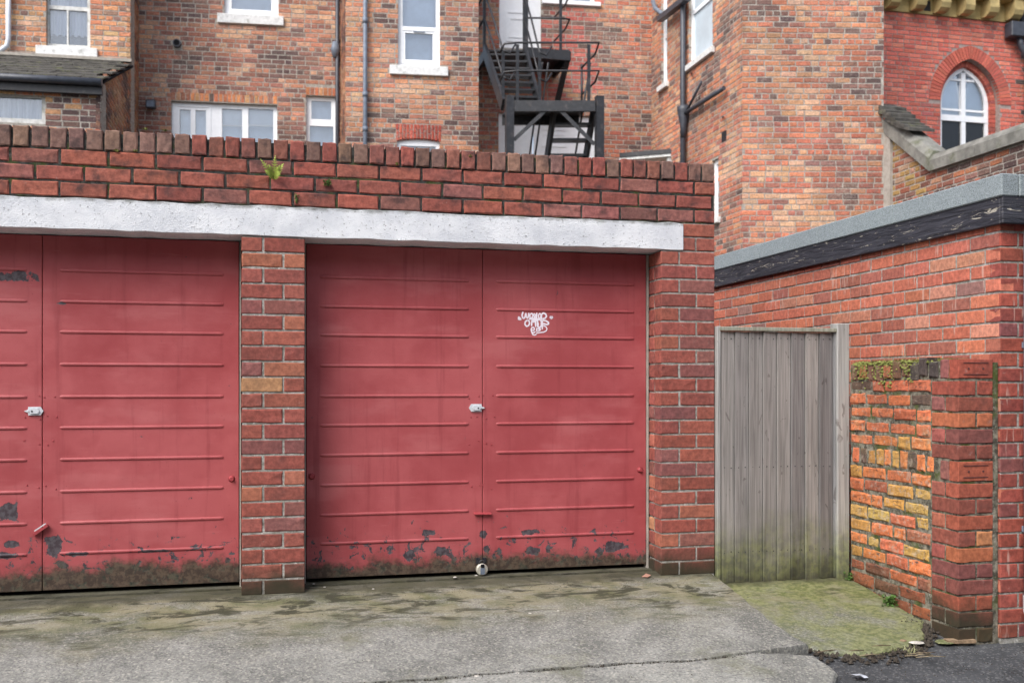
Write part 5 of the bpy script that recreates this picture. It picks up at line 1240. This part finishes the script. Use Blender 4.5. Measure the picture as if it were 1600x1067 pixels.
def stone(name, u, v, r, mat, label, cat, flat=.5, z0=-.036, group=None):
    q = gpt(u, v, z0); m = MB(); n = 7; rr = random.Random(int(u * 7 + v)); rings = []
    vs = []
    for lv, (k, zz_) in enumerate(((.75, -.1), (1, .25), (.8, .7), (.35, 1.0))):
        for i in range(n): a = 6.283 * i / n; e = k * r * rr.uniform(.8, 1.15); vs.append((q.x + e * 1.3 * math.cos(a), q.y + e * math.sin(a), q.z + zz_ * r * flat))
    m.add(vs, [(l * n + i, l * n + (i + 1) % n, (l + 1) * n + (i + 1) % n, (l + 1) * n + i) for l in range(3) for i in range(n)] + [tuple(3 * n + i for i in range(n))]); o = m.build(name, M[mat], None); tag(o, label, cat, group); return o
stone('flat_stone', 1432, 1004, .032, 'pebble', 'flat pale stone lying at the front of the mossy path', 'stone', .25)
stone('small_stone', 1411, 1001, .016, 'chip', 'small buff pebble beside the flat pale stone', 'stone', .5)
stone('stone_shard', 1478, 1003, .05, 'mossy', 'mossy flat concrete shard beside the brick pier foot', 'stone', .2, -.045)
for k, (u, v, r) in enumerate(((158, 1055, .008), (745, 1057, .012), (808, 1052, .010), (828, 958, .007), (872, 954, .006), (744, 899, .008), (711, 902, .010), (507, 917, .006), (490, 912, .006), (965, 1001, .005), (265, 1030, .006), (583, 920, .006))):
    stone('pebble', u, v, r, 'pebble', 'tiny pale pebble lying loose on the grey concrete apron', 'pebble', .6, .0 if v < 1040 else -.008, 'pebbles on the apron')
q = gpt(1500, 1005, -.045); m = MB(); m.bar(q + Vector((-.07, .02, .012)), q + Vector((.075, -.01, .014)), .045, .016); tag(m.build('wood_scrap', M['chip'], None), 'split brown wood scrap beside the red brick pier foot', 'wood')
q = gpt(1337, 1062, -.045); m = MB(); rs = random.Random(2); g4 = [[(q.x + .022 * i, q.y + .02 * j, q.z + .006 + rs.uniform(0, .016)) for i in range(4)] for j in range(3)]
m.add([v for r in g4 for v in r], [(j * 4 + i, j * 4 + i + 1, j * 4 + i + 5, j * 4 + i + 4) for j in range(2) for i in range(3)]); tag(m.build('litter', M['paper'], None, fix=False), 'crumpled pale plastic scrap on the dark asphalt', 'litter')
q = onY(1010, 884, -.02); q.z = SL * -.02 + .002; m = MB(); m.add([(q.x - .03, q.y, q.z + .003), (q.x, q.y - .022, q.z + .004), (q.x + .028, q.y - .004, q.z + .012), (q.x + .005, q.y + .02, q.z + .018), (q.x, q.y, q.z + .012)], [(0, 1, 4), (1, 2, 4), (2, 3, 4), (3, 0, 4)])
tag(m.build('fallen_leaf', simple('dead_leaf', (.34, .19, .14), .7, .2), None, fix=False), 'curled brown dead leaf by the right garage pier', 'leaf')
rs = random.Random(15)
for k in range(9):
    u, v = rs.uniform(1290, 1460), rs.gauss(1018, 6); q = gpt(u, v, -.04); a = rs.uniform(-.5, .5); L = rs.uniform(.03, .08); d_ = Vector((math.cos(a), math.sin(a) * .4, 0)) * L
    m = MB(); m.tube([q - d_ + Up * .006, q + Up * .010, q + d_ + Up * .006], .0022, 5); tag(m.build('twig', M['twig' if k % 2 else 'straw'], None), 'thin dead twig lying in the soil before the mossy path', 'twig', 'twigs before the path')
m = MB(); rs = random.Random(88)
def chipstone(q, r):
    n = 4; a0 = rs.random() * 6
    m.add([(q.x + r * math.cos(a0 + i), q.y + r * math.sin(a0 + i), q.z - .002) for i in np.linspace(0, 6.283, n, endpoint=False)] + [(q.x, q.y, q.z + r * .8)], [(i, (i + 1) % n, n) for i in range(n)])
for k in range(900):
    x = rs.uniform(-4.6, -.05); y = -.02 - abs(rs.gauss(0, .10)) if rs.random() < .6 else rs.uniform(-1.5, -.05); chipstone(Vector((x, y, SL * y)), rs.uniform(.0015, .005))
for k in range(260):
    i = rs.randrange(len(crack) - 4); t = rs.random(); x = crack[i][0] + (crack[i + 1][0] - crack[i][0]) * t; y = crack[i][1] + (crack[i + 1][1] - crack[i][1]) * t + rs.gauss(-.008, .012); chipstone(Vector((x, y, SL * y - .004)), rs.uniform(.002, .007))
for k in range(500):
    q = gpt(rs.uniform(1290, 1600), rs.uniform(1008, 1066), -.056); chipstone(q, rs.uniform(.0015, .006))
o = m.build('grit', M['soil'], None, fix=False); tag(o, 'fine dark grit and crumbs scattered over the concrete and asphalt', 'grit'); o['kind'] = 'stuff'
print('objects', len(bpy.data.objects))
